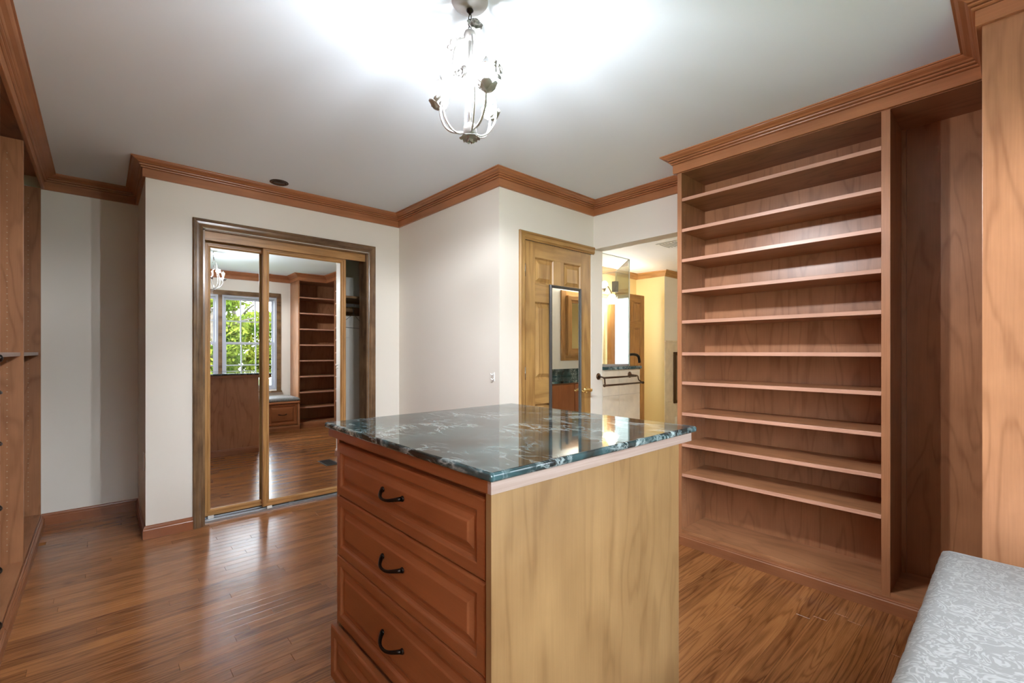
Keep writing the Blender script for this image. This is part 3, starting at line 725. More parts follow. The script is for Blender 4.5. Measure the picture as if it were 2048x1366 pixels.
def cushion(x0, x1, y0, y1, z0, z1):
    mb = MB(); nx, ny = 60, 26; r = 0.022
    import mathutils
    def edge(t_, a, b):
        return a + (b-a)*t_
    top = []
    for j in range(ny+1):
        for i in range(nx+1):
            u, v = i/nx, j/ny
            x, y = edge(u, x0, x1), edge(v, y0, y1)
            d = min(x-x0, x1-x, y-y0, y1-y)
            q = max(0, 1 - d/0.035)
            z = z1 - 0.016*q**2.2 + 0.004*math.sin(math.pi*u)*math.sin(math.pi*v) + 0.0012*mathutils.noise.noise(Vector((x*9, y*9, 1.7)))
            wob = 0.0028*mathutils.noise.noise(Vector((x*34, y*34, 0.3)))*q
            top.append(Vector((x + wob, y + wob, z)))
    fs = [(j*(nx+1)+i, j*(nx+1)+i+1, (j+1)*(nx+1)+i+1, (j+1)*(nx+1)+i) for j in range(ny) for i in range(nx)]
    mb.add(top, fs, True)
    ring = [i for i in range(nx+1)] + [j*(nx+1)+nx for j in range(1, ny+1)] + [ny*(nx+1)+i for i in range(nx-1, -1, -1)] + [j*(nx+1) for j in range(ny-1, 0, -1)]
    base = len(mb.v); levels = 4; cx, cy = (x0+x1)/2, (y0+y1)/2
    prev = ring
    for l in range(1, levels+1):
        t_ = l/levels; cur = []
        for q, idx in enumerate(ring):
            p = mb.v[idx]; dx = (1 if p.x > x1-0.01 else (-1 if p.x < x0+0.01 else 0)); dy = (1 if p.y > y1-0.01 else (-1 if p.y < y0+0.01 else 0))
            bul = 0.008*math.sin(math.pi*min(1, t_*0.9)) - 0.006*t_**3
            mb.v.append(Vector((p.x+dx*bul, p.y+dy*bul, p.z + (z0-p.z)*t_))); cur.append(len(mb.v)-1)
        m = len(ring)
        for k in range(m):
            mb.smooth.add(len(mb.f)); mb.f.append([prev[k], prev[(k+1) % m], cur[(k+1) % m], cur[k]])
        prev = cur
    mb.f.append(list(reversed(prev)))
    return mb
tag(obj('seat_cushion', cushion(BX0-0.005, 2.243, YS+0.012, 0.178, 0.444, 0.502), 'fabric'), 'pale grey patterned fabric cushion lying on the window bench', 'cushion')

# ------------------------------------------------------------------ chandelier
CX, CY = 0.963, 1.286
ch = thing('chandelier', (CX, CY, CEIL), 'white metal flower chandelier with three candle bulbs hanging from the ceiling', 'chandelier')
def lathe_part(name, mat, parent, c_, prof, n=18, axis=(0,0,1)): return obj(name, MB().lathe(c_, prof, n, axis), mat, parent)
lathe_part('canopy', 'white_enamel', ch, (CX, CY, CEIL), [(0.064, 0), (0.064, -0.004), (0.058, -0.012), (0.040, -0.020), (0.014, -0.025), (0.006, -0.026)], 28)
lathe_part('loop_cap', 'bronze', ch, (CX, CY, 2.404), [(0.005, 0), (0.011, -0.003), (0.013, -0.008), (0.010, -0.012), (0.006, -0.015), (0.004, -0.020)], 14)
for k in range(3):
    z = 2.372 - k*0.019; pts = []
    for q in range(12):
        a = 2*math.pi*q/12; w = 0.0075*math.sin(a)
        pts.append((CX + (w if k % 2 else 0), CY + (0 if k % 2 else w), z + 0.0135*math.cos(a)))
    obj('chain_link', MB().tube(pts, 0.0016, 6, closed=True), 'bronze', ch)
obj('rod', MB().tube([(CX, CY, 2.325), (CX, CY, 2.00)], 0.0058, 12), 'white_enamel', ch)
lathe_part('crown_cap', 'white_enamel', ch, (CX, CY, 2.31), [(0.006, 0.02), (0.018, 0.012), (0.022, 0.0), (0.018, -0.012), (0.008, -0.02)], 16)
lathe_part('hub', 'white_enamel', ch, (CX, CY, 1.972), [(0.020, -0.014), (0.023, -0.008), (0.023, 0.014), (0.020, 0.022), (0.012, 0.028), (0.006, 0.030)], 18)
rv = Vector((math.cos(math.radians(42.1)), -math.sin(math.radians(42.1)), 0)); fv = Vector((math.sin(math.radians(42.1)), math.cos(math.radians(42.1)), 0))
def dirv(deg): a = math.radians(deg); return rv*math.cos(a) + fv*math.sin(a)      # 0 = to the right in the photograph, 90 = away
ctr = Vector((CX, CY, 0))
def spline(P, n=8):
    P = [Vector(p) for p in P]; out = []
    for i in range(len(P)-1):
        p0, p1, p2, p3 = P[max(i-1, 0)], P[i], P[i+1], P[min(i+2, len(P)-1)]
        for k in range(n):
            t_ = k/n; out.append(0.5*((2*p1) + (p2-p0)*t_ + (2*p0-5*p1+4*p2-p3)*t_**2 + (3*p1-p0-3*p2+p3)*t_**3))
    return out + [P[-1]]
for deg in (15, 105, 195, 285):                                   # pear-shaped cage wires
    d = dirv(deg)
    P = [ctr + d*r + Vector((0, 0, z)) for r, z in ((0.012, 2.298), (0.040, 2.285), (0.054, 2.245), (0.062, 2.19), (0.078, 2.13), (0.092, 2.075), (0.090, 2.02), (0.066, 1.978), (0.042, 1.963), (0.022, 1.966))]
    obj('cage_wire', MB().tube(spline(P), 0.0036, 8), 'white_enamel', ch)
# petals
def petal_mesh(L_, W_, cup):
    mb = MB(); nu, nv = 6, 6
    vs = []
    for i in range(nu+1):
        u = i/nu; wd = W_*math.sin(math.pi*min(0.97, 0.12+0.80*u))**0.7
        for j in range(nv+1):
            v = -1 + 2*j/nv
            vs.append((L_*u*(1-0.10*abs(v)**2*u), wd*v*0.5, cup*L_*(u**1.8) + 0.10*L_*v*v*u + 0.03*L_*math.sin(5*v)*u))
    mb.add(vs, [(i*(nv+1)+j, (i+1)*(nv+1)+j, (i+1)*(nv+1)+j+1, i*(nv+1)+j+1) for i in range(nu) for j in range(nv)], True)
    me = bpy.data.meshes.new('petal'); me.from_pydata(mb.v, [], mb.f)
    for p in me.polygons: p.use_smooth = True
    me.materials.append(MATS['white_enamel']); return me
PET = {'open': petal_mesh(0.036, 0.036, 0.25), 'cup': petal_mesh(0.042, 0.044, 0.45), 'bud': petal_mesh(0.024, 0.026, 0.95)}
def flower(name, loc, axis, rings, core=0.007):
    q = Vector((0, 0, 1)).rotation_difference(Vector(axis).normalized())
    fl = obj(name, MB().lathe(loc, [(core*0.6, -0.004), (core, 0.0), (core*0.8, 0.006), (core*0.3, 0.009)], 10, tuple(Vector(axis).normalized())), 'white_enamel', ch)
    base = Vector(loc) - ch.location
    for kind, n_, sc, tilt, lift, off in rings:
        for k in range(n_):
            p = bpy.data.objects.new('petal', PET[kind]); C.objects.link(p); p.parent = fl
            sol = p.modifiers.new('solid', 'SOLIDIFY'); sol.thickness = 0.0012
            rot = q.to_matrix() @ Matrix.Rotation(2*math.pi*k/n_ + off, 3, 'Z') @ Matrix.Rotation(-math.radians(tilt), 3, 'Y') * sc
            p.matrix_local = Matrix.Translation(base + q @ Vector((0, 0, lift))) @ rot.to_4x4()
    return fl
for deg in (172, 305, 52):                                        # candle arms
    d = dirv(deg)
    P = [ctr + d*r + Vector((0, 0, z)) for r, z in ((0.020, 1.972), (0.060, 1.975), (0.088, 1.995), (0.104, 2.030), (0.108, 2.062))]
    obj('lamp_arm', MB().tube(spline(P), 0.0042, 8), 'white_enamel', ch)
    tip = P[-1]
    flower('flower_cup', tip, (d.x*0.15, d.y*0.15, 1), [('cup', 5, 1.0, 14, 0.0, 0.3)], 0.010)
    lathe_part('candle_sleeve', 'white_enamel', ch, tip, [(0.010, 0.004), (0.010, 0.044), (0.008, 0.046)], 14)
    bu = lathe_part('bulb', 'bulb', ch, tip + Vector((0, 0, 0.046)), [(0.005, 0), (0.0055, 0.004), (0.0095, 0.018), (0.0128, 0.032), (0.0150, 0.044)], 16)  # body flared upward so less of its light reaches the ceiling
    lathe_part('bulb_tip', 'bulb_tip', bu, tip + Vector((0, 0, 0.046)), [(0.0150, 0.0441), (0.0140, 0.050), (0.0100, 0.059), (0.0040, 0.070), (0.0006, 0.074)], 16)
for deg in (172, 305, 52):                                        # spots added at the bulbs to brighten walls and floor
    ld = bpy.data.lights.new('bulb_light', 'SPOT'); lo = bpy.data.objects.new('bulb_light', ld); C.objects.link(lo); lo.parent = ch
    ld.energy = SPOT; ld.spot_size = math.pi; ld.spot_blend = 0.2; ld.shadow_soft_size = 0.01; ld.color = (0.95, 0.985, 1.04)
    lo.location = dirv(deg)*0.108 + Vector((0, 0, 2.062 + 0.046 + 0.026 - CEIL))
flower('flower', ctr + Vector((0, 0, 1.957)), (0, 0, -1), [('open', 6, 1.0, -4, 0.0, 0.2), ('bud', 4, 0.7, 20, 0.002, 0.0)], 0.010)
full = lambda s: [('open', 5, s, 5, 0, 0.0), ('open', 5, s*0.8, 32, 0.002, 0.6), ('bud', 4, s*0.8, 30, 0.004, 0.2)]
flower('flower', ctr + rv*0.018 - fv*0.02 + Vector((0, 0, 2.325)), (rv*0.3 - fv*0.8 + Vector((0, 0, 0.5))), full(0.85))
flower('flower', ctr - rv*0.045 - fv*0.01 + Vector((0, 0, 2.262)), (-rv*0.4 + fv*0.1 + Vector((0, 0, 0.9))), full(0.9))
flower('flower', ctr + rv*0.086 + Vector((0, 0, 2.185)), (rv*0.9 - fv*0.3 + Vector((0, 0, 0.1))), full(0.95))
flower('flower', ctr - rv*0.035 + fv*0.055 + Vector((0, 0, 2.20)), (-rv*0.3 - fv*0.9 + Vector((0, 0, 0.15))), full(1.0))
obj('leaf', MB().add([ctr + rv*a + fv*0.0 + Vector((0, 0, z)) for a, z in ((-0.060, 2.235), (-0.052, 2.215), (-0.053, 2.195), (-0.060, 2.175), (-0.066, 2.195), (-0.066, 2.215))] +
    [ctr + rv*a - fv*0.0015 + Vector((0, 0, z)) for a, z in ((-0.060, 2.235), (-0.052, 2.215), (-0.053, 2.195), (-0.060, 2.175), (-0.066, 2.195), (-0.066, 2.215))],
    [(5,4,3,2,1,0), (6,7,8,9,10,11)] + [(k, (k+1) % 6, 6+(k+1) % 6, 6+k) for k in range(6)]), 'white_enamel', ch)

# ------------------------------------------------------------------ small fixtures
rl = thing('ceiling_spot', (0.964, 3.585, CEIL), 'small round dark brown fixture on the ceiling above the mirror doors', 'ceiling light')
obj('trim_ring', MB().lathe((0.964, 3.585, CEIL), [(0.062, 0), (0.062, -0.004), (0.055, -0.007), (0.046, -0.006), (0.044, -0.002)], 28), 'dark_wood', rl)
obj('dome', MB().lathe((0.964, 3.585, CEIL), [(0.0455, -0.002), (0.036, -0.008), (0.02, -0.012), (0.004, -0.013)], 24), 'dark_wood', rl)
hk = MB(); hy_, hz_ = 2.41, 1.03
hk.box(X2-0.004, X2, hy_-0.009, hy_+0.009, hz_-0.03, hz_+0.03)
hk.tube([(X2-0.004, hy_, hz_+0.02), (X2-0.022, hy_, hz_+0.012), (X2-0.032, hy_, hz_+0.024)], 0.004, 8)
hk.tube([(X2-0.004, hy_, hz_-0.012), (X2-0.018, hy_, hz_-0.022), (X2-0.026, hy_, hz_-0.010)], 0.004, 8)
tag(obj('wall_hook', hk, 'white_plastic'), 'small white hook on the return wall near its corner', 'hook')
vt = thing('floor_vent', (1.82, 2.64, 0), 'dark metal floor vent in the oak boards behind the island', 'vent')
obj('frame', MB().box(1.75, 1.764, 2.50, 2.78, 0, 0.005).box(1.876, 1.89, 2.50, 2.78, 0, 0.005).box(1.764, 1.876, 2.50, 2.514, 0, 0.005).box(1.764, 1.876, 2.766, 2.78, 0, 0.005), 'charcoal', vt)
for k in range(14): part('louvre', 'charcoal', vt, 0, (1.764, 1.876, 2.518+k*0.0178, 2.526+k*0.0178, 0.0, 0.004))
part('duct', 'black', vt, 0, (1.764, 1.876, 2.514, 2.766, 0.0, 0.001))
op = MB().box(XC-0.006, XC, 3.83, 3.90, 0.42, 0.535); tag(obj('outlet_plate', op, 'white_plastic', None, 0.002), 'white outlet plate on the narrow side of the closet', 'outlet')

# ------------------------------------------------------------------ bathroom beyond the passage
X1b = 3.156; YBN, YBS, XBE = 4.05, 0.45, 8.4
BWX0, BWX1, BWZ0, BWZ1 = 4.55, 5.545, 0.95, 1.97
wall('wall_bath_north', 'bathroom wall with a bright window beyond the shower glass', 'bath_yellow',
     (X1b, BWX0, YBN, YBN+0.15, 0, CEIL), (BWX1, 5.80, YBN, YBN+0.15, 0, CEIL), (5.88, 6.32, YBN, YBN+0.15, 0, CEIL),
     (BWX0, BWX1, YBN, YBN+0.15, 0, BWZ0), (BWX0, BWX1, YBN, YBN+0.15, BWZ1, CEIL), (5.80, 5.88, YBN, YBN+0.15, 0, BWZ0), (5.80, 5.88, YBN, YBN+0.15, BWZ1, CEIL))
wall('wall_bath_yellow', 'yellow painted bathroom wall between door and fireplace', 'bath_yellow', (6.318, 6.45, 3.562, YBN+0.15, 0, CEIL))
wall('wall_bath_fireplace', 'white bathroom wall with stone tiles and a fireplace', 'bath_white', (6.32, XBE, 3.56, 3.70, 0, CEIL))
wall('wall_bath_south', 'pale bathroom wall behind the vanity', 'bath_white', (X1b, XBE, YBS-0.12, YBS, 0, CEIL))
wall('wall_bath_end', 'far end wall of the bathroom', 'bath_yellow', (XBE, XBE+0.1, YBS-0.12, 3.70, 0, CEIL))
wall('wall_bath_side', 'bathroom wall backing the panelled door', 'bath_white', (X1b-0.005, X1b+0.005, YD+0.1, YBN, 0, CEIL))
wall('ceiling_bath', 'white bathroom ceiling', 'bath_ceiling', (X1b, XBE+0.1, YBS-0.12, YBN+0.15, CEIL, CEIL+0.15))
wall('floor_bath', 'cream stone floor of the bathroom', 'stone_cream', (X1b, XBE+0.1, YBS-0.12, YBN+0.15, -0.12, 0.0))
BCR = [(0, -0.085), (0.012, -0.085), (0.018, -0.075), (0.045, -0.030), (0.062, -0.012), (0.066, 0), (0, 0)]
bp_ = [(XBE, 3.56), (6.32, 3.56), (6.32, YBN), (X1b, YBN)]
for i in range(3):
    struct('trim_%d' % (17+i), run(bp_, i, BCR, CEIL, False), 'oak_' + ('X' if i != 1 else 'Y'),
           'golden oak crown moulding in the bathroom ' + ['above the fireplace', 'on the yellow wall', 'above the bright window'][i])
c = casing([(BWX0-0.06, BWZ0-0.06), (BWX0-0.06, BWZ1+0.07), (BWX1+0.06, BWZ1+0.07), (BWX1+0.06, BWZ0-0.06)], YBN)
bt = struct('trim_20', c[0], 'oak_Z', 'golden oak casing of the bathroom window'); obj('casing_head', c[1], 'oak_X', bt); obj('casing_leg', c[2], 'oak_Z', bt)
part('casing_board', 'oak_Z', bt, 0.002, (BWX1+0.06, 5.79, YBN-0.02, YBN, BWZ0-0.06, BWZ1+0.07)); part('sill', 'oak_X', bt, 0.002, (BWX0-0.08, BWX1+0.08, YBN-0.05, YBN, BWZ0-0.09, BWZ0-0.06))
bw = struct('window_3', MB().box(BWX0, BWX0+0.04, YBN+0.05, YBN+0.10, BWZ0, BWZ1).box(BWX1-0.04, BWX1, YBN+0.05, YBN+0.10, BWZ0, BWZ1).box(BWX0+0.04, BWX1-0.04, YBN+0.05, YBN+0.10, BWZ0, BWZ0+0.04)
            .box(BWX0+0.04, BWX1-0.04, YBN+0.05, YBN+0.10, BWZ1-0.04, BWZ1).box(5.80, 5.88, YBN+0.05, YBN+0.10, 1.44, 1.48), 'white_plastic', 'bright bathroom window behind the shower glass')
part('pane', 'frosted_glass', bw, 0, (BWX0+0.04, BWX1-0.04, YBN+0.07, YBN+0.074, BWZ0+0.04, BWZ1-0.04)); part('pane', 'frosted_glass', bw, 0, (5.80, 5.88, YBN+0.07, YBN+0.074, BWZ0, BWZ1))
portal((5.2, YBN+0.25, 1.46), (-math.pi/2, 0, math.pi), 1.6, 1.2)
# open oak door leaf
DLx0, DLx1, DLy = 5.36, 5.985, 3.70
dl = struct('door_4', MB().box(DLx0, DLx0+0.10, DLy, DLy+0.036, 0.01, 2.03), 'oak_Z', 'golden oak panelled door leaf in the bathroom', bevel=0.001)
part('stile', 'oak_Z', dl, 0.001, (DLx1-0.10, DLx1, DLy, DLy+0.036, 0.01, 2.03))
zz = [0.01, 0.22, 0.80, 0.95, 1.55, 1.64, 1.92, 2.03]
for a, b in ((0, 1), (2, 3), (4, 5), (6, 7)): part('rail', 'oak_X', dl, 0.001, (DLx0+0.10, DLx1-0.10, DLy, DLy+0.036, zz[a], zz[b]))
for a, b in ((1, 2), (3, 4), (5, 6)):
    xm = (DLx0+DLx1)/2; part('muntin', 'oak_Z', dl, 0.001, (xm-0.045, xm+0.045, DLy, DLy+0.036, zz[a], zz[b]))
    for x0, x1 in ((DLx0+0.10, xm-0.045), (xm+0.045, DLx1-0.10)):
        obj('panel', MB().panel((x0, DLy+0.014, zz[a]), (1,0,0), (0,0,1), (0,-1,0), x1-x0, zz[b]-zz[a], [(0, -0.01), (0, 0.010), (0.005, 0.010), (0.012, 0), (0.03, 0.009), (0.032, 0.0095)]), 'oak_Z', dl)
# knee wall clad in stone tiles with a marble cap
KY, KX1, KZ = 2.352, 3.73, 1.075
kw = thing('knee_wall', (3.45, KY+0.06, 0), 'low stone tiled wall carrying the shower glass and towel bar', 'low wall')
part('core', 'grout', kw, 0, (X1b+0.006, KX1-0.008, KY+0.008, KY+0.12, 0, KZ-0.03))
for (z0, z1) in ((0.0, 0.40), (0.402, 0.82), (0.822, KZ-0.03)):
    for (x0, x1) in ((X1b+0.006, 3.40), (3.402, KX1-0.008)): part('tile', 'stone_cream', kw, 0.001, (x0, x1, KY, KY+0.008, z0, z1))
    part('tile', 'stone_cream', kw, 0.001, (KX1-0.008, KX1, KY+0.001, KY+0.12, z0, z1))
part('cap', 'marble', kw, 0.006, (X1b+0.006, KX1+0.015, KY-0.015, KY+0.135, KZ-0.03, KZ-0.002))
sg = thing('shower_screen', (3.53, KY+0.06, KZ), 'clear glass shower screen standing on the low tiled wall', 'shower screen')
gy = KY+0.012; gz1 = 2.042
def pane(a, b, z0, z1, t_=0.010):
    a, b = Vector((*a, 0)), Vector((*b, 0)); d = (b-a).normalized(); nn = Vector((-d.y, d.x, 0))*t_
    return MB().prism([a+Vector((0,0,z0)), b+Vector((0,0,z0)), b+Vector((0,0,z1)), a+Vector((0,0,z1))], nn)
p1, p2, p3 = (3.575, gy), (4.02, 2.82), (4.02, 3.62)
for a, b, z0 in (((X1b+0.01, gy), p1, KZ), ((p1[0]+0.006, p1[1]+0.006), p2, KZ), ((p2[0], p2[1]+0.01), p3, KZ)): obj('glass_pane', pane(a, b, z0, gz1), 'shower_glass', sg)
for (a, b) in ((((p1[0], p1[1]), KZ), ((p1[0], p1[1]), gz1)), ((p2, KZ), (p2, gz1)), ):
    obj('glass_edge', MB().tube([(*a[0], a[1]), (*b[0], b[1])], 0.0045, 6), 'glass_edge', sg)
obj('glass_edge', MB().tube([(X1b+0.01, gy, gz1), (*p1, gz1)], 0.003, 6), 'glass_edge', sg); obj('glass_edge', MB().tube([(*p1, gz1), (*p2, gz1)], 0.003, 6), 'glass_edge', sg)
obj('glass_edge', MB().tube([(*p2, gz1), (*p3, gz1)], 0.003, 6), 'glass_edge', sg)
part('hinge', 'grey_block', sg, 0.003, (3.985, 4.035, 2.80, 2.85, 1.83, 1.94))
part('sill_rail', 'grey_block', sg, 0.002, (X1b+0.01, 3.55, gy-0.006, gy+0.016, KZ-0.002, KZ+0.018))
kw2 = thing('knee_wall', (3.95, 2.72, 0), 'low stone wall under the slanted shower glass and its return', 'low wall')
obj('core', MB().prism([(3.742, 2.487, 0), (3.742, 2.375, 0), (4.06, 2.70, 0), (4.06, 3.62, 0), (3.95, 3.62, 0), (3.95, 2.72, 0)], (0, 0, KZ-0.03)), 'stone_cream', kw2)
obj('cap', MB().prism([(3.747, 2.49, KZ-0.03), (3.747, 2.365, KZ-0.03), (4.075, 2.69, KZ-0.03), (4.075, 3.62, KZ-0.03), (3.94, 3.62, KZ-0.03), (3.94, 2.72, KZ-0.03)], (0, 0, 0.028)), 'marble', kw2)
tb = thing('towel_bar', (3.34, KY-0.06, 0.92), 'bronze double towel bar on the low tiled wall', 'towel bar')
obj('rosette', MB().lathe((3.56, KY, 0.995), [(0.028, 0), (0.028, 0.005), (0.021, 0.010), (0.010, 0.014)], 16, (0,-1,0)), 'bath_bronze', tb)
obj('bracket', MB().tube(spline([(3.56, KY, 0.995), (3.565, KY-0.045, 0.992), (3.575, KY-0.075, 0.985), (3.58, KY-0.085, 0.95), (3.60, KY-0.112, 0.927)]), 0.006, 8), 'bath_bronze', tb)
obj('upper_rail', MB().tube([(3.09, KY-0.062, 0.985), (3.575, KY-0.062, 0.985)], 0.0075, 10), 'bath_bronze', tb)
obj('lower_rail', MB().tube([(3.035, KY-0.112, 0.927), (3.605, KY-0.112, 0.927)], 0.0075, 10), 'bath_bronze', tb)
for xx in (3.035, 3.605): obj('finial', MB().lathe((xx-0.012, KY-0.112, 0.927), [(0.005, 0), (0.012, 0.006), (0.012, 0.014), (0.006, 0.022)], 10, (1,0,0)), 'bath_bronze', tb)
obj('rosette', MB().lathe((3.10, KY, 0.995), [(0.028, 0), (0.028, 0.005), (0.021, 0.010), (0.010, 0.014)], 16, (0,-1,0)), 'bath_bronze', tb)
obj('bracket', MB().tube(spline([(3.10, KY, 0.995), (3.095, KY-0.062, 0.985), (3.07, KY-0.090, 0.95), (3.045, KY-0.112, 0.927)]), 0.006, 8), 'bath_bronze', tb)
fc = MB(); fx, fyy = 4.00, 2.56
fc.tube(spline([(3.97, 2.665, KZ-0.005), (3.97, 2.665, 1.12), (3.99, 2.655, 1.165), (4.06, 2.63, 1.175), (4.11, 2.61, 1.155), (4.125, 2.605, 1.09)]), 0.014, 10)
fc.lathe((3.97, 2.665, KZ-0.002), [(0.026, 0), (0.026, 0.008), (0.016, 0.02)], 14)
tag(obj('tub_faucet', fc, 'bronze'), 'dark bronze gooseneck faucet behind the shower glass', 'faucet')
# sconce above the window
sc = thing('wall_sconce', (5.46, YBN, 2.14), 'wall lamp with scrolled arm and white glass shade above the bathroom window', 'wall lamp')
obj('back_plate', MB().lathe((5.46, YBN, 2.13), [(0.05, 0), (0.05, 0.008), (0.03, 0.018)], 18, (0,-1,0)), 'bath_bronze', sc)
obj('arm', MB().tube(spline([(5.46, YBN-0.015, 2.13), (5.43, YBN-0.07, 2.17), (5.42, YBN-0.12, 2.13), (5.44, YBN-0.15, 2.06), (5.46, YBN-0.155, 2.02)]), 0.008, 8), 'bath_bronze', sc)
obj('scroll', MB().tube([(5.42+0.05*(1-k/16)*math.cos(k*0.7), YBN-0.03, 2.17+0.05*(1-k/16)*math.sin(k*0.7)) for k in range(14)], 0.005, 6), 'bath_bronze', sc)
obj('shade', MB().lathe((5.46, YBN-0.155, 1.90), [(0.115, 0), (0.09, 0.03), (0.065, 0.07), (0.05, 0.105), (0.025, 0.125), (0.01, 0.13)], 20), 'bath_lamp', sc)
# fireplace wall
for (z0, z1) in ((0.0, 0.44), (0.442, 0.90), (0.902, 1.345)):
    for k in range(4):
        fw_ = 0.45; x0 = 6.322 + k*fw_
        tile_parent = bpy.data.objects['wall_bath_fireplace']
        part('tile', 'stone_cream', tile_parent, 0.001, (x0, x0+fw_-0.002, 3.548, 3.56, z0, z1))
part('ledge', 'stone_cream', bpy.data.objects['wall_bath_fireplace'], 0.002, (6.312, 8.2, 3.535, 3.56, 1.347, 1.375))
fpn = thing('fireplace', (6.9, 3.54, 0.40), 'bronze framed fireplace set in the stone tiled bathroom wall', 'fireplace')
fx0, fx1, fz0, fz1 = 6.555, 7.35, 0.41, 1.20
for bxs in ((fx0, fx0+0.05, fz0, fz1), (fx1-0.05, fx1, fz0, fz1), (fx0+0.05, fx1-0.05, fz0, fz0+0.05), (fx0+0.05, fx1-0.05, fz1-0.05, fz1)):
    part('frame', 'bath_bronze', fpn, 0.004, (bxs[0], bxs[1], 3.52, 3.548, bxs[2], bxs[3]))
part('firebox_glass', 'firebox', fpn, 0, (fx0+0.05, fx1-0.05, 3.535, 3.546, fz0+0.05, fz1-0.05))
tag(obj('outlet_plate', MB().box(6.60, 6.665, 3.542, 3.547, 0.08, 0.195), 'white_plastic', None, 0.002), 'pale outlet plate low on the stone tiles under the fireplace', 'outlet')
vn = thing('ceiling_vent', (4.83, 2.63, CEIL), 'pale square vent in the bathroom ceiling', 'vent')
part('vent_frame', 'white_plastic', vn, 0.002, (4.70, 4.96, 2.50, 2.76, CEIL-0.010, CEIL))
for k in range(6): part('slat', 'grey_block', vn, 0, (4.72, 4.94, 2.525+k*0.038, 2.535+k*0.038, CEIL-0.0125, CEIL-0.0095))
# vanity seen in the hanging mirror
VZ = 0.86
vc = thing('vanity', (4.9, 0.73, 0), 'brown bathroom vanity cabinet under a framed mirror', 'vanity')
part('body', 'cabinet_X', vc, 0, (3.75, 6.3, YBS+0.003, 1.09, 0.09, VZ-0.03)); part('toe_kick', 'cabinet_X', vc, 0, (3.76, 6.28, YBS+0.003, 1.03, 0, 0.09))
for k in range(5): obj('door', MB().panel((3.76+k*0.508, 1.0905, 0.12), (1,0,0), (0,0,1), (0,1,0), 0.498, VZ-0.03-0.135, [(0, 0), (0, 0.014), (0.004, 0.018), (0.008, 0.018)]), 'cabinet_Z', vc)
vt2 = thing('stone_counter', (4.9, 0.78, VZ-0.03), 'dark green marble vanity top with a backsplash', 'countertop')
part('slab', 'marble', vt2, 0.006, (3.73, 6.32, YBS+0.003, 1.13, VZ-0.03, VZ)); part('backsplash', 'marble', vt2, 0.003, (3.73, 6.32, YBS+0.003, YBS+0.023, VZ, VZ+0.105))
fm = thing('framed_mirror', (5.3, YBS, 1.10), 'wall mirror in a stepped golden oak frame above the vanity', 'mirror')
def frame_boxes(x0, x1, z0, z1, w, y0, y1, mat, nm):
    part(nm, mat + '_Z', fm, 0.003, (x0, x0+w, y0, y1, z0, z1)); part(nm, mat + '_Z', fm, 0.003, (x1-w, x1, y0, y1, z0, z1))
    part(nm, mat + '_X', fm, 0.003, (x0+w, x1-w, y0, y1, z0, z0+w)); part(nm, mat + '_X', fm, 0.003, (x0+w, x1-w, y0, y1, z1-w, z1))
frame_boxes(4.74, 5.95, 1.08, 2.06, 0.085, YBS+0.001, YBS+0.022, 'oak', 'outer_frame')
frame_boxes(4.835, 5.855, 1.15, 1.99, 0.060, YBS+0.022, YBS+0.062, 'oak', 'inner_frame')
frame_boxes(4.895, 5.795, 1.21, 1.93, 0.040, YBS+0.022, YBS+0.045, 'oak', 'bead')
part('mirror_glass', 'mirror', fm, 0, (4.82, 5.87, YBS+0.015, YBS+0.024, 1.165, 1.975))
vl = thing('vanity_lamp', (5.3, YBS, 2.22), 'row of white glass globe lamps above the vanity mirror', 'wall lamp')  # lamp row added out of view to brighten the bathroom
part('bar', 'bath_bronze', vl, 0.003, (4.8, 5.8, YBS+0.001, YBS+0.04, 2.20, 2.25))
for k in range(4):
    prof = [(0.055*math.sin(math.pi*q/10)+0.0005, -0.055*math.cos(math.pi*q/10)) for q in range(11)]
    obj('globe', MB().lathe((4.95+k*0.235, YBS+0.10, 2.22), prof, 16), 'bath_lamp', vl)

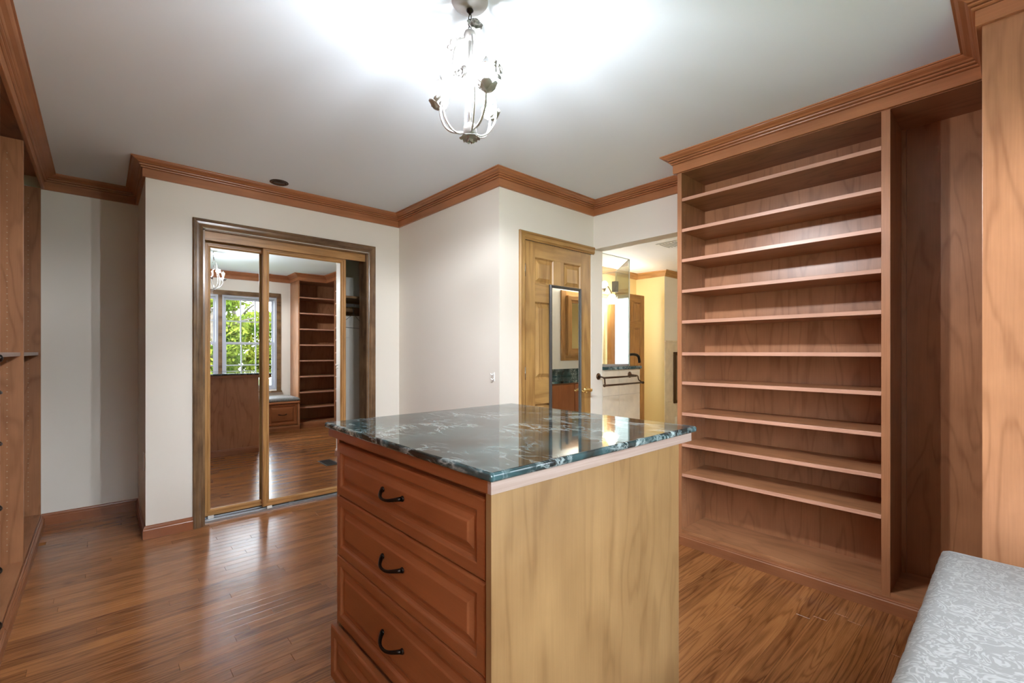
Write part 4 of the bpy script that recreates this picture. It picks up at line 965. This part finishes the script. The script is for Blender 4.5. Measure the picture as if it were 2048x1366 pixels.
# ------------------------------------------------------------------ garden outside
gr = MB().box(-14, 18, -26, YS-0.17, -0.62, -0.60)
struct('ground', gr, 'lawn', 'green lawn outside the garden windows')
def blob_leaves(mb, c_, rad, n_, size):
    for _ in range(n_):
        while True:
            p = Vector((random.uniform(-1, 1), random.uniform(-1, 1), random.uniform(-1, 1)))
            if 0.2 < p.length < 1: break
        p = Vector(c_) + Vector((p.x*rad[0], p.y*rad[1], p.z*rad[2]))
        a = Vector((random.gauss(0, 1), random.gauss(0, 1), random.gauss(0, 1))).normalized(); b = a.orthogonal().normalized(); s_ = size*random.uniform(0.6, 1.3)
        b = (Matrix.Rotation(random.random()*6.28, 3, a) @ b); w = a.cross(b)
        n0 = len(mb.v); mb.v += [p - b*s_, p + w*s_*0.42, p + b*s_, p - w*s_*0.42]; mb.f.append([n0, n0+1, n0+2, n0+3])
spots = [(-0.5, -6.0, 3.6), (1.9, -6.0, 3.7), (4.3, -6.2, 3.6), (-2.6, -8.6, 4.2), (6.6, -8.6, 4.4), (3.1, -9.2, 4.6), (0.7, -9.2, 4.6), (5.4, -12.5, 5.4)]
labels = ['leaf-covered tree with a slim trunk straight outside the garden windows', 'tree with a leaning grey trunk just outside the window above the bench', 'full green tree outside, toward the shelves side',
          'spreading green tree outside, toward the tall cabinets side', 'rounded tree outside, well past the shelves side', 'tall green tree standing behind the front row outside the window',
          'tall yellowish tree standing behind the front row outside', 'tall tree at the far end of the row outside']
for (x, y, hh), lab in zip(spots, labels):
    t = thing('garden_tree', (x, y, -0.60), lab, 'tree')
    P = [(x, y, -0.60), (x+random.uniform(-.12, .12), y, 0.8), (x+random.uniform(-.3, .3), y, 2.0), (x+random.uniform(-.4, .4), y, hh*0.7)]
    obj('trunk', MB().tube(spline(P, 4), [0.14 - 0.10*k/12 for k in range(13)], 9), 'bark', t)
    for k in range(4):
        a = random.random()*6.28; z = 0.9 + k*0.6
        obj('branch', MB().tube(spline([(x, y, z), (x+0.5*math.cos(a), y+0.5*math.sin(a), z+0.4), (x+1.0*math.cos(a), y+1.0*math.sin(a), z+0.6)], 3), [0.05, 0.045, 0.04, 0.035, 0.03, 0.025, 0.02], 6), 'bark', t)
    lf = MB()
    for k in range(16):
        z = random.uniform(-0.35, hh*0.85); blob_leaves(lf, (x+random.uniform(-0.75, 0.75), y+random.uniform(-0.7, 0.7), z), (0.5, 0.5, 0.45), 520, 0.085)
    obj('foliage', lf, 'leaf', t)
